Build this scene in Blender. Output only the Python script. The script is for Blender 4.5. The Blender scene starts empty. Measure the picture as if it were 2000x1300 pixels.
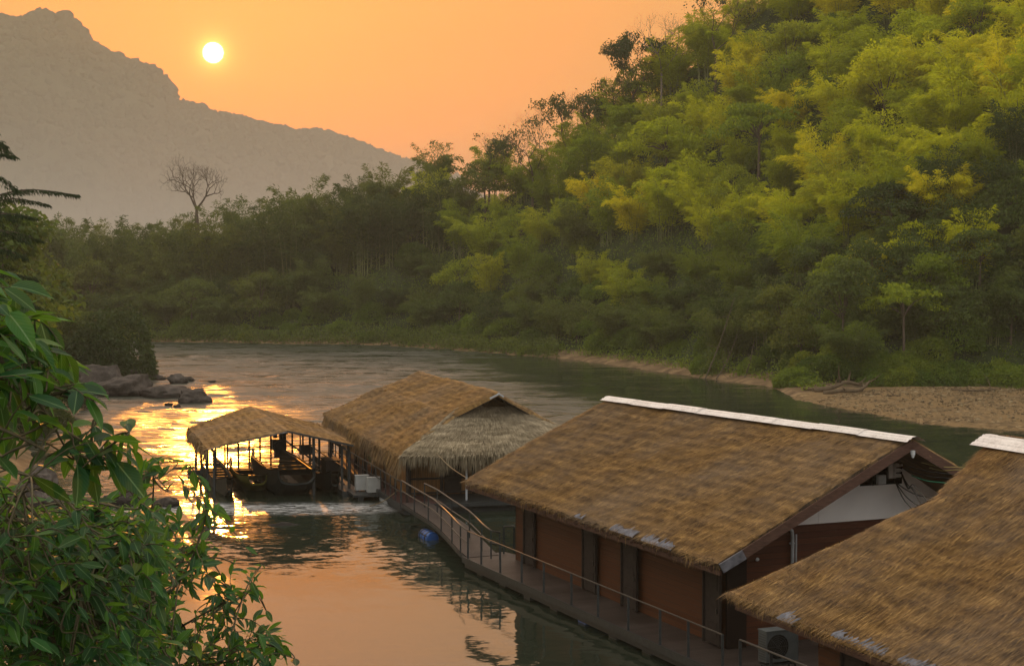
import bpy, math, random
import numpy as np
from mathutils import noise as mnoise, Vector

# ------------------------------------------------------------ camera, sky, sun, exposure
SC = bpy.context.scene
COL = SC.collection
R = math.radians
FPX, CAMH, PITCH = 3000.0, 10.8, math.atan(109 / 3000)
cam = bpy.data.objects.new('camera', bpy.data.cameras.new('camera'))
COL.objects.link(cam)
cam.data.sensor_width = 36; cam.data.lens = 54; cam.data.clip_end = 9000; cam.data.clip_start = 0.05
cam.location = (0, 0, CAMH); cam.rotation_euler = (math.pi / 2 - PITCH, 0, 0)
SC.camera = cam
SUN_AZ, SUN_EL = R(-10.95), R(8.1)            # where the photograph's sun stands
SUND = (math.sin(SUN_AZ) * math.cos(SUN_EL), math.cos(SUN_AZ) * math.cos(SUN_EL), math.sin(SUN_EL))
sun = bpy.data.objects.new('sun', bpy.data.lights.new('sun', 'SUN'))
COL.objects.link(sun)
sun.data.energy = 2.0; sun.data.angle = R(0.55); sun.data.color = (1.0, 0.35, 0.05)
sun.rotation_euler = Vector(SUND).to_track_quat('Z', 'Y').to_euler()
SC.view_settings.view_transform = 'Standard'; SC.view_settings.look = 'None'
SC.view_settings.exposure = 0.12; SC.view_settings.gamma = 1.0
SC.view_settings.use_curve_mapping = False
cy = SC.cycles
cy.max_bounces = 5; cy.diffuse_bounces = 2; cy.glossy_bounces = 3; cy.transmission_bounces = 2
cy.transparent_max_bounces = 4; cy.volume_bounces = 0
cy.sample_clamp_indirect = 3.0; cy.caustics_reflective = False; cy.caustics_refractive = False
cy.use_denoising = True
cy.use_adaptive_sampling = True; cy.adaptive_threshold = 0.015

W = bpy.data.worlds.new('World'); SC.world = W; W.use_nodes = True
nt = W.node_tree; nt.nodes.clear()
def N(t, nt_, **k):
    n = nt_.nodes.new(t)
    for a, b in k.items(): setattr(n, a, b)
    return n
def ramp(nt_, src, stops, interp='LINEAR'):
    r = N('ShaderNodeValToRGB', nt_); r.color_ramp.interpolation = interp
    el = r.color_ramp.elements
    while len(el) < len(stops): el.new(0.5)
    for e, (p_, c) in zip(el, stops): e.position = p_; e.color = (*c, 1)
    if src is not None: nt_.links.new(src, r.inputs[0])
    return r.outputs[0]
def M(nt_, op, a, b=None, c=None, clamp=False):
    m = N('ShaderNodeMath', nt_, operation=op); m.use_clamp = clamp
    for i, v in enumerate((a, b, c)):
        if v is None: continue
        if isinstance(v, (int, float)): m.inputs[i].default_value = v
        else: nt_.links.new(v, m.inputs[i])
    return m.outputs[0]
def MIX(nt_, f, a, b, mode='MIX'):
    m = N('ShaderNodeMix', nt_, data_type='RGBA', blend_type=mode)
    for s, v in ((m.inputs[0], f), (m.inputs[6], a), (m.inputs[7], b)):
        if isinstance(v, (int, float)): s.default_value = v
        elif isinstance(v, tuple): s.default_value = (*v, 1) if len(v) == 3 else v
        else: nt_.links.new(v, s)
    return m.outputs[2]
tc = N('ShaderNodeTexCoord', nt)
nm = N('ShaderNodeVectorMath', nt, operation='NORMALIZE'); nt.links.new(tc.outputs['Generated'], nm.inputs[0])
sp = N('ShaderNodeSeparateXYZ', nt); nt.links.new(nm.outputs[0], sp.inputs[0])
dt = N('ShaderNodeVectorMath', nt, operation='DOT_PRODUCT'); nt.links.new(nm.outputs[0], dt.inputs[0])
dt.inputs[1].default_value = SUND
cosang = dt.outputs['Value']
elev = M(nt, 'MAXIMUM', sp.outputs[2], 0.0)
# warm dusty evening sky: bands by elevation
sky_c = ramp(nt, elev, [(0.0, (0.92, 0.385, 0.05)), (0.10, (0.92, 0.39, 0.005)), (0.178, (0.97, 0.43, 0.03)), (0.215, (1.2, 0.86, 0.48)),
                        (0.27, (1.45, 1.02, 0.66)), (0.42, (1.7, 1.38, 1.08)), (1.0, (1.4, 1.32, 1.3))])
# less orange away from the sun
fs_ = N('ShaderNodeMapRange', nt, interpolation_type='SMOOTHSTEP'); nt.links.new(cosang, fs_.inputs[0]); fs_.inputs[1].default_value = -0.35; fs_.inputs[2].default_value = 0.72
side = MIX(nt, fs_.outputs[0], (1.35, 1.35, 1.33), sky_c)
ang = M(nt, 'ARCCOSINE', M(nt, 'MINIMUM', cosang, 1.0))
glow = M(nt, 'EXPONENT', M(nt, 'MULTIPLY', ang, -1 / R(4.0)))
halo = M(nt, 'EXPONENT', M(nt, 'MULTIPLY', ang, -1 / R(0.26)))
disc = N('ShaderNodeMapRange', nt, interpolation_type='SMOOTHSTEP')
nt.links.new(ang, disc.inputs[0])
disc.inputs[1].default_value = R(0.31); disc.inputs[2].default_value = R(0.40); disc.inputs[3].default_value = 1; disc.inputs[4].default_value = 0
sky = N('ShaderNodeTexSky', nt, sky_type='NISHITA', sun_disc=False, sun_elevation=SUN_EL, sun_rotation=SUN_AZ,
        air_density=1.6, dust_density=6.0, ozone_density=1.0, altitude=100)
def BG(c, s):
    b = N('ShaderNodeBackground', nt)
    if isinstance(c, tuple): b.inputs[0].default_value = (*c, 1)
    else: nt.links.new(c, b.inputs[0])
    if isinstance(s, (int, float)): b.inputs[1].default_value = s
    else: nt.links.new(s, b.inputs[1])
    return b.outputs[0]
def ADD(a, b):
    x = N('ShaderNodeAddShader', nt); nt.links.new(a, x.inputs[0]); nt.links.new(b, x.inputs[1]); return x.outputs[0]
SKY_K = 0.80
skn = N('ShaderNodeTexNoise', nt); skm = N('ShaderNodeMapping', nt); skm.inputs['Scale'].default_value = (1.6, 1.6, 11); nt.links.new(nm.outputs[0], skm.inputs[0]); nt.links.new(skm.outputs[0], skn.inputs[0]); skn.inputs['Scale'].default_value = 1.7; skn.inputs['Detail'].default_value = 4
side = MIX(nt, 1.0, side, ramp(nt, skn.outputs[0], [(.32, (.93, .91, .86)), (.68, (1.04, 1.05, 1.05))]), 'MULTIPLY')   # thin uneven dust
sh = ADD(BG(MIX(nt, 1.0, sky.outputs[0], (.45, .15, .03), 'MULTIPLY'), 0.05), BG(side, SKY_K))
sh = ADD(sh, BG((1.0, 0.35, 0.05), M(nt, 'MULTIPLY', glow, 0.22)))
sh = ADD(sh, BG((1.0, 0.75, 0.16), M(nt, 'MULTIPLY', halo, 5.0)))
sh = ADD(sh, BG((1.0, 0.82, 0.5), M(nt, 'MULTIPLY', disc.outputs[0], 9.0)))
wo = N('ShaderNodeOutputWorld', nt); nt.links.new(sh, wo.inputs[0])

# ------------------------------------------------------------ helpers
_a = math.cos(PITCH); _b = math.sin(PITCH)
def ray(px, py):
    a = (px - 1000) / FPX; b = -(py - 650) / FPX
    return np.array([a, _a + b * _b, -_b + b * _a])
def P(px, py, z):
    d = ray(px, py); t = (z - CAMH) / d[2]
    return np.array([d[0] * t, d[1] * t, z])
def PD(px, py, dist):
    d = ray(px, py); t = dist / d[1]
    return np.array([d[0] * t, dist, CAMH + d[2] * t])
def unit(v):
    v = np.asarray(v, float); return v / (np.linalg.norm(v) + 1e-12)

class MB:
    """collects vertices and faces of one mesh"""
    def __init__(s): s.v = []; s.f = []; s.n = 0; s.m = []; s.uv = []
    def add(s, v, f, mi=0, uv=None):
        v = np.asarray(v, float).reshape(-1, 3)
        s.v.append(v); s.f += [tuple(int(i) + s.n for i in q) for q in f]; s.m += [mi] * len(f)
        s.uv.append(np.zeros((len(v), 2)) if uv is None else np.asarray(uv, float)); s.n += len(v)
    def box(s, c, size, ax=None, mi=0):
        """box by centre and full size, ax = three unit axes"""
        ax = np.eye(3) if ax is None else np.asarray(ax, float)
        h = np.asarray(size, float) / 2; v = []
        for i in (-1, 1):
            for j in (-1, 1):
                for k in (-1, 1): v.append(np.asarray(c) + ax[0] * h[0] * i + ax[1] * h[1] * j + ax[2] * h[2] * k)
        s.add(v, [(0, 1, 3, 2), (4, 6, 7, 5), (0, 4, 5, 1), (2, 3, 7, 6), (0, 2, 6, 4), (1, 5, 7, 3)], mi)
    def beam(s, a, b, w, h=None, up=(0, 0, 1), mi=0):
        a = np.asarray(a, float); b = np.asarray(b, float); d = unit(b - a)
        sd = np.cross(d, up)
        sd = unit(sd) if np.linalg.norm(sd) > 1e-6 else np.array([1., 0, 0])
        s.box((a + b) / 2, (np.linalg.norm(b - a), w, h or w), (d, sd, np.cross(sd, d)), mi)
    def tube(s, pts, rad, n=6, cap=True, mi=0):
        pts = np.asarray(pts, float); k = len(pts)
        rad = np.full(k, rad) if np.isscalar(rad) else np.asarray(rad, float)
        t = np.gradient(pts, axis=0); t /= np.linalg.norm(t, axis=1)[:, None] + 1e-12
        ref = np.array([0, 0, 1.]) if abs(t[0][2]) < .9 else np.array([1., 0, 0])
        v = []; sd = unit(np.cross(t[0], ref))
        for i in range(k):
            sd = unit(sd - np.dot(sd, t[i]) * t[i]); up = np.cross(t[i], sd)
            for j in range(n):
                a = 2 * math.pi * j / n; v.append(pts[i] + rad[i] * (math.cos(a) * sd + math.sin(a) * up))
        f = [(i * n + j, i * n + (j + 1) % n, (i + 1) * n + (j + 1) % n, (i + 1) * n + j) for i in range(k - 1) for j in range(n)]
        if cap: f += [tuple(range(n))[::-1], tuple((k - 1) * n + j for j in range(n))]
        s.add(v, f, mi)
    def quad(s, a, b, c, d, mi=0, uv=None): s.add([a, b, c, d], [(0, 1, 2, 3)], mi, uv)
    def build(s, name, mat, parent=None, smooth=False, origin=None):
        v = np.concatenate(s.v); uv = np.concatenate(s.uv)
        return mesh_obj(name, v, s.f, mat, parent, smooth, uv, s.m, origin)

def mesh_data(name, v, f, mats, smooth=False, uv=None, mi=None):
    me = bpy.data.meshes.new(name)
    v = np.asarray(v, np.float32)
    if isinstance(f, np.ndarray):
        n = f.shape[1]; nf = len(f); loops = f.astype(np.int32).ravel(); starts = np.arange(nf, dtype=np.int32) * n
    else:
        lens = np.array([len(q) for q in f]); nf = len(f)
        loops = np.fromiter((i for q in f for i in q), np.int32, int(lens.sum())); starts = np.concatenate([[0], np.cumsum(lens)[:-1]]).astype(np.int32)
    me.vertices.add(len(v)); me.vertices.foreach_set('co', v.ravel())
    me.loops.add(len(loops)); me.loops.foreach_set('vertex_index', loops)
    me.polygons.add(nf); me.polygons.foreach_set('loop_start', starts)
    if uv is not None:
        l = me.uv_layers.new(name='UVMap'); l.data.foreach_set('uv', np.asarray(uv, np.float32)[loops].ravel())
    for m in (mats if isinstance(mats, (list, tuple)) else [mats]): me.materials.append(m)
    if mi is not None and any(mi): me.polygons.foreach_set('material_index', np.asarray(mi, np.int32))
    me.polygons.foreach_set('use_smooth', np.full(nf, bool(smooth)))
    me.update(calc_edges=True); me.validate()
    return me
def mesh_obj(name, v, f, mat, parent=None, smooth=False, uv=None, mi=None, origin=None):
    """vertices in world space; the parent is an unrotated Empty"""
    off = np.array(parent.matrix_basis.translation if parent is not None and parent.parent is None else (0, 0, 0))
    if parent is not None and parent.parent is not None:
        off = np.array(parent.parent.matrix_basis.translation) + np.array(parent.matrix_basis.translation)
    o_ = np.zeros(3) if origin is None else np.asarray(origin, float)
    if parent is None: off = o_
    me = mesh_data(name, np.asarray(v, float) - off, f, mat, smooth, uv, mi)
    o = bpy.data.objects.new(name, me); COL.objects.link(o)
    if parent is not None: o.parent = parent
    else: o.location = o_
    return o
def tag(o, label=None, cat=None, group=None, kind=None):
    if label: o['label'] = label
    if cat: o['category'] = cat
    if group: o['group'] = group
    if kind: o['kind'] = kind
    return o
def empty(name, loc, label, cat, group=None):
    o = bpy.data.objects.new(name, None); COL.objects.link(o); o.location = tuple(float(q) for q in loc); o.empty_display_size = .3
    return tag(o, label, cat, group)
def copy_tree(o, parent=None):
    c = o.copy(); COL.objects.link(c)
    if parent: c.parent = parent
    for ch in [q for q in o.children]: copy_tree(ch, c)
    return c

# ------------------------------------------------------------ materials
def newmat(name):
    m = bpy.data.materials.new(name); m.use_nodes = True; t = m.node_tree; t.nodes.clear()
    out = N('ShaderNodeOutputMaterial', t); return m, t, out
def principled(t, out, col, rough=.8, spec=.3, bump=None, bstr=.3, bdist=.02, metal=0.0):
    b = N('ShaderNodeBsdfPrincipled', t)
    if isinstance(col, tuple): b.inputs['Base Color'].default_value = (*col, 1)
    else: t.links.new(col, b.inputs['Base Color'])
    if isinstance(rough, (int, float)): b.inputs['Roughness'].default_value = rough
    else: t.links.new(rough, b.inputs['Roughness'])
    b.inputs['Specular IOR Level'].default_value = spec; b.inputs['Metallic'].default_value = metal
    if bump is not None:
        bn = N('ShaderNodeBump', t); bn.inputs['Strength'].default_value = bstr; bn.inputs['Distance'].default_value = bdist
        t.links.new(bump, bn.inputs['Height']); t.links.new(bn.outputs[0], b.inputs['Normal'])
    if out is not None: t.links.new(b.outputs[0], out.inputs[0])
    return b
def nz(t, scale, detail=3, vec=None, rough=.55, mapscale=None, maprot=None):
    n = N('ShaderNodeTexNoise', t); n.inputs['Scale'].default_value = scale; n.inputs['Detail'].default_value = detail; n.inputs['Roughness'].default_value = rough
    if vec is None: vec = N('ShaderNodeTexCoord', t).outputs['Object']
    if mapscale is not None or maprot is not None:
        mp = N('ShaderNodeMapping', t); t.links.new(vec, mp.inputs[0])
        if mapscale is not None: mp.inputs['Scale'].default_value = mapscale
        if maprot is not None: mp.inputs['Rotation'].default_value = maprot
        vec = mp.outputs[0]
    t.links.new(vec, n.inputs[0]); return n.outputs[0]
def worldpos(t): return N('ShaderNodeNewGeometry', t).outputs['Position']

def leafmat(name, c1, c2, c3, tr, trf=.4, rough=.5, spec=.25):
    m, t, out = newmat(name)
    g = N('ShaderNodeNewGeometry', t); oi = N('ShaderNodeObjectInfo', t)
    isl = ramp(t, g.outputs['Random Per Island'], [(0, c1), (.55, c2), (1, c3)])
    ob = ramp(t, oi.outputs['Random'], [(0, (.55, .62, .6)), (.35, (.9, .95, .7)), (.7, (1.15, 1.1, .9)), (1, (1.35, 1.15, .7))])
    c = MIX(t, 1.0, isl, ob, 'MULTIPLY')
    b = principled(t, None, c, rough, spec)
    tl = N('ShaderNodeBsdfTranslucent', t)
    t.links.new(MIX(t, 1.0, MIX(t, .5, c, tr), ob, 'MULTIPLY'), tl.inputs[0])
    mx = N('ShaderNodeMixShader', t); mx.inputs[0].default_value = trf
    t.links.new(b.outputs[0], mx.inputs[1]); t.links.new(tl.outputs[0], mx.inputs[2]); t.links.new(mx.outputs[0], out.inputs[0])
    return m
MAT = {}
MAT['leaf'] = leafmat('broad_leaves', (.07, .115, .010), (.14, .205, .015), (.25, .31, .02), (.60, .65, .03), .5)
MAT['bamboo'] = leafmat('bamboo_leaves', (.10, .16, .012), (.19, .255, .016), (.31, .365, .025), (.65, .68, .03), .52)
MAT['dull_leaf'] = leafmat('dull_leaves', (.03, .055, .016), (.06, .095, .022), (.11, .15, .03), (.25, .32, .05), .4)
MAT['glow_leaf'] = leafmat('sunglow_leaves', (.20, .24, .008), (.36, .40, .012), (.50, .50, .018), (.98, .95, .02), .6)  # sun glow on the upper right hillside, put into the leaf colour
MAT['shrub'] = leafmat('shrub_leaves', (.045, .085, .014), (.09, .15, .02), (.15, .22, .025), (.4, .5, .04), .45)
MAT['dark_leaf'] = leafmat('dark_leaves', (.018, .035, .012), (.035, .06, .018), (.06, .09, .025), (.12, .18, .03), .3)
def flat(name, col, rough=.7, spec=.3, var=.25, scale=6, metal=0.0, bstr=.2, ms=None):
    m, t, out = newmat(name)
    n = nz(t, scale, 4, mapscale=ms)
    lo = tuple(x * (1 - var) for x in col); hi = tuple(min(1, x * (1 + var)) for x in col)
    principled(t, out, ramp(t, n, [(.3, lo), (.7, hi)]), rough, spec, n, bstr, .01, metal)
    return m
MAT['bark'] = flat('bark', (.10, .075, .055), .9, .1, .4, 4, bstr=.5, ms=(3, 3, .6))
MAT['pale_bark'] = flat('pale_bark', (.20, .16, .13), .9, .1, .3, 4, bstr=.5, ms=(3, 3, .6))
MAT['culm'] = flat('bamboo_culm', (.16, .17, .06), .6, .3, .3, 2)
MAT['dark_steel'] = flat('dark_steel', (.025, .028, .028), .5, .4, .3, 8)
MAT['rail_steel'] = flat('worn_rail', (.032, .027, .022), .45, .45, .3, 8)
MAT['white_paint'] = flat('white_paint', (.62, .60, .58), .55, .4, .08, 3)
MAT['grey_plastic'] = flat('grey_plastic', (.45, .46, .46), .5, .4, .08, 3)
MAT['black'] = flat('black_opening', (.012, .011, .010), .9, .1, .2, 3)
MAT['tin'] = flat('tin_sheet', (.14, .14, .16), .5, .5, .5, 5, metal=.3)
MAT['fascia'] = flat('fascia_board', (.085, .045, .032), .75, .2, .35, 5, ms=(1, 1, 6))
MAT['door_wood'] = flat('dark_door', (.022, .015, .012), .7, .3, .3, 6)
MAT['blue_plastic'] = flat('blue_plastic', (.02, .09, .30), .4, .5, .3, 4)
MAT['pvc'] = flat('grey_pipe', (.40, .42, .44), .4, .4, .12, 4)
MAT['rope'] = flat('rope', (.25, .19, .11), .9, .1, .3, 20)
MAT['cable'] = flat('cable', (.012, .012, .012), .6, .3, .2, 4)
MAT['yellow_cable'] = flat('yellow_cable', (.30, .24, .08), .6, .3, .2, 4)
MAT['green_cable'] = flat('green_cable', (.02, .22, .12), .6, .3, .2, 4)
def planks(name, c1, c2, width, axis, rough=.7, gap=.06, spec=.3, weather=(.3, .25, .2), wf=.0):
    """boards by UV: axis 0 = boards side by side along u, 1 = along v"""
    m, t, out = newmat(name)
    uv = N('ShaderNodeUVMap', t).outputs[0]; s = N('ShaderNodeSeparateXYZ', t); t.links.new(uv, s.inputs[0])
    q = M(t, 'DIVIDE', s.outputs[axis], width)
    fr = M(t, 'FRACT', q); idx = M(t, 'FLOOR', q)
    wn = N('ShaderNodeTexWhiteNoise', t, noise_dimensions='1D'); t.links.new(idx, wn.inputs['W'])
    col = MIX(t, wn.outputs[0], c1, c2)
    ms = (1.2, 22, 1) if axis == 1 else (22, 1.2, 1)
    gr = nz(t, 1.0, 5, uv, .6, ms)
    col = MIX(t, M(t, 'MULTIPLY', gr, .75), col, tuple(x * .35 for x in c1))
    if wf: col = MIX(t, M(t, 'MULTIPLY', ramp(t, nz(t, .9, 4, uv), [(.4, (0, 0, 0)), (.65, (1, 1, 1))]), wf), col, weather)
    edge = M(t, 'MINIMUM', fr, M(t, 'SUBTRACT', 1.0, fr))
    g = N('ShaderNodeMapRange', t); t.links.new(edge, g.inputs[0]); g.inputs[1].default_value = 0; g.inputs[2].default_value = gap
    col = MIX(t, g.outputs[0], tuple(x * .12 for x in c1), col)
    h = M(t, 'ADD', g.outputs[0], M(t, 'MULTIPLY', gr, .3))
    principled(t, out, col, rough, spec, h, .6, .012)
    return m
MAT['deck'] = planks('deck_boards', (.034, .023, .018), (.055, .038, .029), .14, 0, .55, .08, .35, (.10, .08, .07), .5)
MAT['red_deck'] = planks('red_deck_boards', (.075, .028, .028), (.11, .045, .042), .16, 0, .5, .08, .4, (.15, .11, .10), .3)
MAT['orange_wall'] = planks('orange_boards', (.078, .023, .006), (.11, .035, .009), .17, 1, .6, .05, .3)
MAT['red_wall'] = planks('red_boards', (.10, .028, .012), (.135, .040, .015), .17, 1, .6, .05, .3)
MAT['bamboo_wall'] = planks('upright_boards', (.30, .14, .04), (.48, .23, .07), .09, 0, .65, .12, .3, (.07, .045, .02), .6)

def thatchmat(name, cols, grey=(.20, .17, .14), gf=.35):
    m, t, out = newmat(name)
    uv = N('ShaderNodeUVMap', t).outputs[0]; g = N('ShaderNodeNewGeometry', t)
    st = nz(t, 1.0, 6, uv, .62, (32, 1.8, 1))            # straws run down the slope
    st2 = nz(t, 1.0, 4, uv, .6, (70, 5, 1))
    cr = nz(t, 1.0, 5, uv, .6, (.9, 3.0, 1))            # courses and worn patches
    big = nz(t, .22, 3, uv)
    v = M(t, 'ADD', M(t, 'MULTIPLY', st, .38), M(t, 'ADD', M(t, 'MULTIPLY', cr, .32), M(t, 'MULTIPLY', st2, .30)))
    v = M(t, 'ADD', v, M(t, 'MULTIPLY', M(t, 'SUBTRACT', g.outputs['Random Per Island'], .5), .2))
    c = ramp(t, v, [(.37, cols[0]), (.46, cols[1]), (.54, cols[2]), (.67, cols[3])])
    c = MIX(t, M(t, 'MULTIPLY', ramp(t, big, [(.4, (0, 0, 0)), (.62, (1, 1, 1))]), gf), c, grey)
    b = principled(t, out, c, .85, .12, M(t, 'ADD', M(t, 'MULTIPLY', st, .6), M(t, 'MULTIPLY', cr, .6)), .9, .05)
    return m
MAT['thatch'] = thatchmat('golden_thatch', ((.09, .055, .025), (.19, .11, .042), (.30, .175, .062), (.52, .33, .12)))
MAT['dull_thatch'] = thatchmat('brown_thatch', ((.04, .026, .016), (.14, .080, .034), (.26, .150, .052), (.55, .34, .12)), gf=.35)
MAT['pale_thatch'] = thatchmat('pale_thatch', ((.09, .07, .045), (.21, .165, .10), (.31, .25, .16), (.48, .40, .27)), (.32, .27, .20), .3)
# ------------------------------------------------------------ terrain
RB = np.array([(120, -60), (75, 40), (52, 80), (37, 106), (31, 112), (25, 135), (25.5, 150), (7, 203), (-20, 243), (-62, 257), (-120, 262), (-260, 275), (-700, 300)], float)
LB = np.array([(16, -60), (7, 0), (-2, 14), (-11, 32), (-17, 52), (-24, 78), (-33, 104), (-36, 128), (-40, 150), (-46, 185), (-62, 222), (-95, 240), (-260, 252), (-700, 275)], float)
RIDGE = [(-700, 340, 9), (-260, 330, 8), (-140, 305, 6), (-85, 292, 7), (-40, 288, 13), (-15, 276, 21), (8, 258, 24), (20, 250, 34), (31, 245, 45), (50, 240, 57), (75, 228, 68), (110, 200, 72), (160, 150, 74), (230, 60, 70)]
def seg_info(X, Y, pts):
    """distance to a polyline, side (+ = right of travel), parameter"""
    best = np.full(X.shape, 1e18); side = np.zeros(X.shape); par = np.zeros(X.shape)
    for i in range(len(pts) - 1):
        a = pts[i]; b = pts[i + 1]; d = b - a; L2 = d @ d
        t = np.clip(((X - a[0]) * d[0] + (Y - a[1]) * d[1]) / L2, 0, 1)
        qx = X - a[0] - t * d[0]; qy = Y - a[1] - t * d[1]; D = qx * qx + qy * qy
        s = -(d[0] * (Y - a[1]) - d[1] * (X - a[0]))
        m = D < best - 1e-9
        best = np.where(m, D, best); side = np.where(m, s, side); par = np.where(m, i + t, par)
    return np.sqrt(best), side, par
_rg = np.array(RIDGE, float)
def vnoise(X, Y, s, seed=0):
    """cheap value noise, vectorised"""
    x = X / s; y = Y / s; xi = np.floor(x).astype(np.int64); yi = np.floor(y).astype(np.int64); fx = x - xi; fy = y - yi
    fx = fx * fx * (3 - 2 * fx); fy = fy * fy * (3 - 2 * fy)
    def h(a, b):
        n = (a * 374761393 + b * 668265263 + seed * 974634777) & 0xffffffff
        n = ((n ^ (n >> 13)) * 1274126177) & 0xffffffff
        return ((n ^ (n >> 16)) & 0xffff) / 65535.0
    return (h(xi, yi) * (1 - fx) + h(xi + 1, yi) * fx) * (1 - fy) + (h(xi, yi + 1) * (1 - fx) + h(xi + 1, yi + 1) * fx) * fy
def bank_dist(X, Y, dr):
    e = (np.hypot((X - 52) / 33, (Y - 122) / 23.5) - 1) * 22
    e = e + (vnoise(X, Y, 6, 77) - .5) * 3
    return e, np.minimum(dr, np.maximum(e, 0) + .0)
def ground(X, Y):
    X = np.asarray(X, float); Y = np.asarray(Y, float)
    dr, sr, pr_ = seg_info(X, Y, RB); dl, sl, pl = seg_info(X, Y, LB)
    right = sr > 0; left = (sl < 0) & ~right
    dg, sg, pg = seg_info(X, Y, _rg[:, :2])
    hr = np.interp(pg, np.arange(len(_rg)), _rg[:, 2])
    t = dr / (dr + dg + 1e-6)
    dr0 = dr; bell, dr = bank_dist(X, Y, dr)                              # the gravel bar is low
    up = .10 + .35 * np.clip(dr / 3.5, 0, 1) + 1.5 * np.clip((dr - 3) / 5, 0, 1) ** 1.2 + hr * np.clip(t, 0, 1) ** 1.15 * np.clip((dr - 2.5) / 14, 0, 1)
    up = up + .15 * np.clip(dr, 0, 1)
    beyond = sg < 0
    back = hr - dg * .45
    zr = np.where(beyond, np.maximum(back, 3.0), up)
    lowbar = .06 + .42 * np.clip(dr0 / 9, 0, 1)
    zr = np.where(bell < 0, lowbar, np.where(bell < 40, np.maximum(zr, lowbar), zr))
    zl = .2 + 1.2 * np.clip(dl / 4, 0, 1) + np.clip(dl - 3, 0, 60) * .16
    near = np.clip(1 - (Y - 5) / 45, 0, 1)
    zl = zl + near * np.clip(dl - 2, 0, 9) * .75
    zl = zl + np.clip(dl - 40, 0, 400) * .12 * np.clip(1 - Y / 150, 0, 1)
    wob = (vnoise(X, Y, 9, 1) - .5) * 1.6 + (vnoise(X, Y, 3, 2) - .5) * .5
    k = np.clip(np.where(right, dr - 14, dl - 5) / 10, 0, 1)
    z = np.where(right, zr, np.where(left, zl, -1.6 * np.clip(np.minimum(dr0, dl) / 3, 0, 1) - .02)) + np.where(right | left, wob * k, 0)
    return z
def stretch(lo, hi, a, b, step, n):
    core = np.arange(a, b + 1e-6, step)
    l = a - (a - lo) * (np.linspace(1, 0, n, endpoint=False) ** 2); r_ = b + (hi - b) * (np.linspace(0, 1, n + 1)[1:] ** 2)
    return np.concatenate([l, core, r_])
gx = stretch(-2150, 2150, -140, 130, 2.0, 24); gy = stretch(-60, 2560, -20, 310, 2.0, 24)
GX, GY = np.meshgrid(gx, gy); GZ = ground(GX, GY)
nx_, ny_ = len(gx), len(gy)
idx = np.arange(nx_ * ny_).reshape(ny_, nx_)
F_ = np.stack([idx[:-1, :-1], idx[:-1, 1:], idx[1:, 1:], idx[1:, :-1]], -1).reshape(-1, 4)
m, t, out = newmat('forest_floor'); wp = worldpos(t)
sz = N('ShaderNodeSeparateXYZ', t); t.links.new(wp, sz.inputs[0])
soil = ramp(t, nz(t, .6, 6, wp), [(.3, (.08, .052, .03)), (.5, (.17, .115, .062)), (.7, (.28, .19, .10))])
green = ramp(t, nz(t, .8, 6, wp), [(.3, (.018, .028, .010)), (.6, (.04, .055, .018)), (.8, (.08, .075, .035))])
hm = N('ShaderNodeMapRange', t); t.links.new(M(t, 'ADD', sz.outputs[2], M(t, 'MULTIPLY', nz(t, .35, 3, wp), 1.2)), hm.inputs[0])
hm.inputs[1].default_value = 1.1; hm.inputs[2].default_value = 1.7
principled(t, out, MIX(t, hm.outputs[0], soil, green), .95, .1, nz(t, 2.5, 6, wp), .8, .15)
MAT['ground'] = m
tag(mesh_obj('ground', np.stack([GX, GY, GZ], -1).reshape(-1, 3), F_, MAT['ground'], smooth=True), 'wooded banks of the river with bare soil at the waterline', kind='structure')

# gravel bar: a finer sheet just above the ground
bx_ = np.arange(22, 84, .5); by_ = np.arange(100, 162, .5); BX, BY = np.meshgrid(bx_, by_)
d_, s_, p__ = seg_info(BX, BY, RB)
BZ = ground(BX, BY) + .004 + (vnoise(BX, BY, 2.2, 5) - .4) * .14 + (vnoise(BX, BY, .9, 6) - .5) * .05
keep = (s_ > -.5) & (np.hypot((BX - 50) / 31, (BY - 124) / 22) < 1.0) & (BZ < 1.0)
BZ = BZ + .05
ii = np.arange(BX.size).reshape(BX.shape)
Q = np.stack([ii[:-1, :-1], ii[:-1, 1:], ii[1:, 1:], ii[1:, :-1]], -1).reshape(-1, 4)
kk = (keep[:-1, :-1] | keep[1:, 1:]).ravel()
m, t, out = newmat('river_gravel'); wp = worldpos(t)
vo = N('ShaderNodeTexVoronoi', t); vo.inputs['Scale'].default_value = 3.2; t.links.new(wp, vo.inputs[0])
c = ramp(t, vo.outputs['Color'], [(.1, (.08, .052, .025)), (.45, (.15, .10, .048)), (.8, (.24, .16, .075)), (1, (.34, .25, .13))])
c = MIX(t, ramp(t, nz(t, .25, 4, wp), [(.42, (0, 0, 0)), (.6, (1, 1, 1))]), c, (.20, .13, .058))
principled(t, out, c, .9, .15, M(t, 'ADD', vo.outputs['Distance'], nz(t, 1.2, 4, wp)), 1.0, .12)
tag(mesh_obj('gravel_bar', np.stack([BX, BY, BZ], -1).reshape(-1, 3), Q[kk], m, smooth=True), 'low tan gravel bar at the foot of the hillside', kind='structure')

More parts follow.
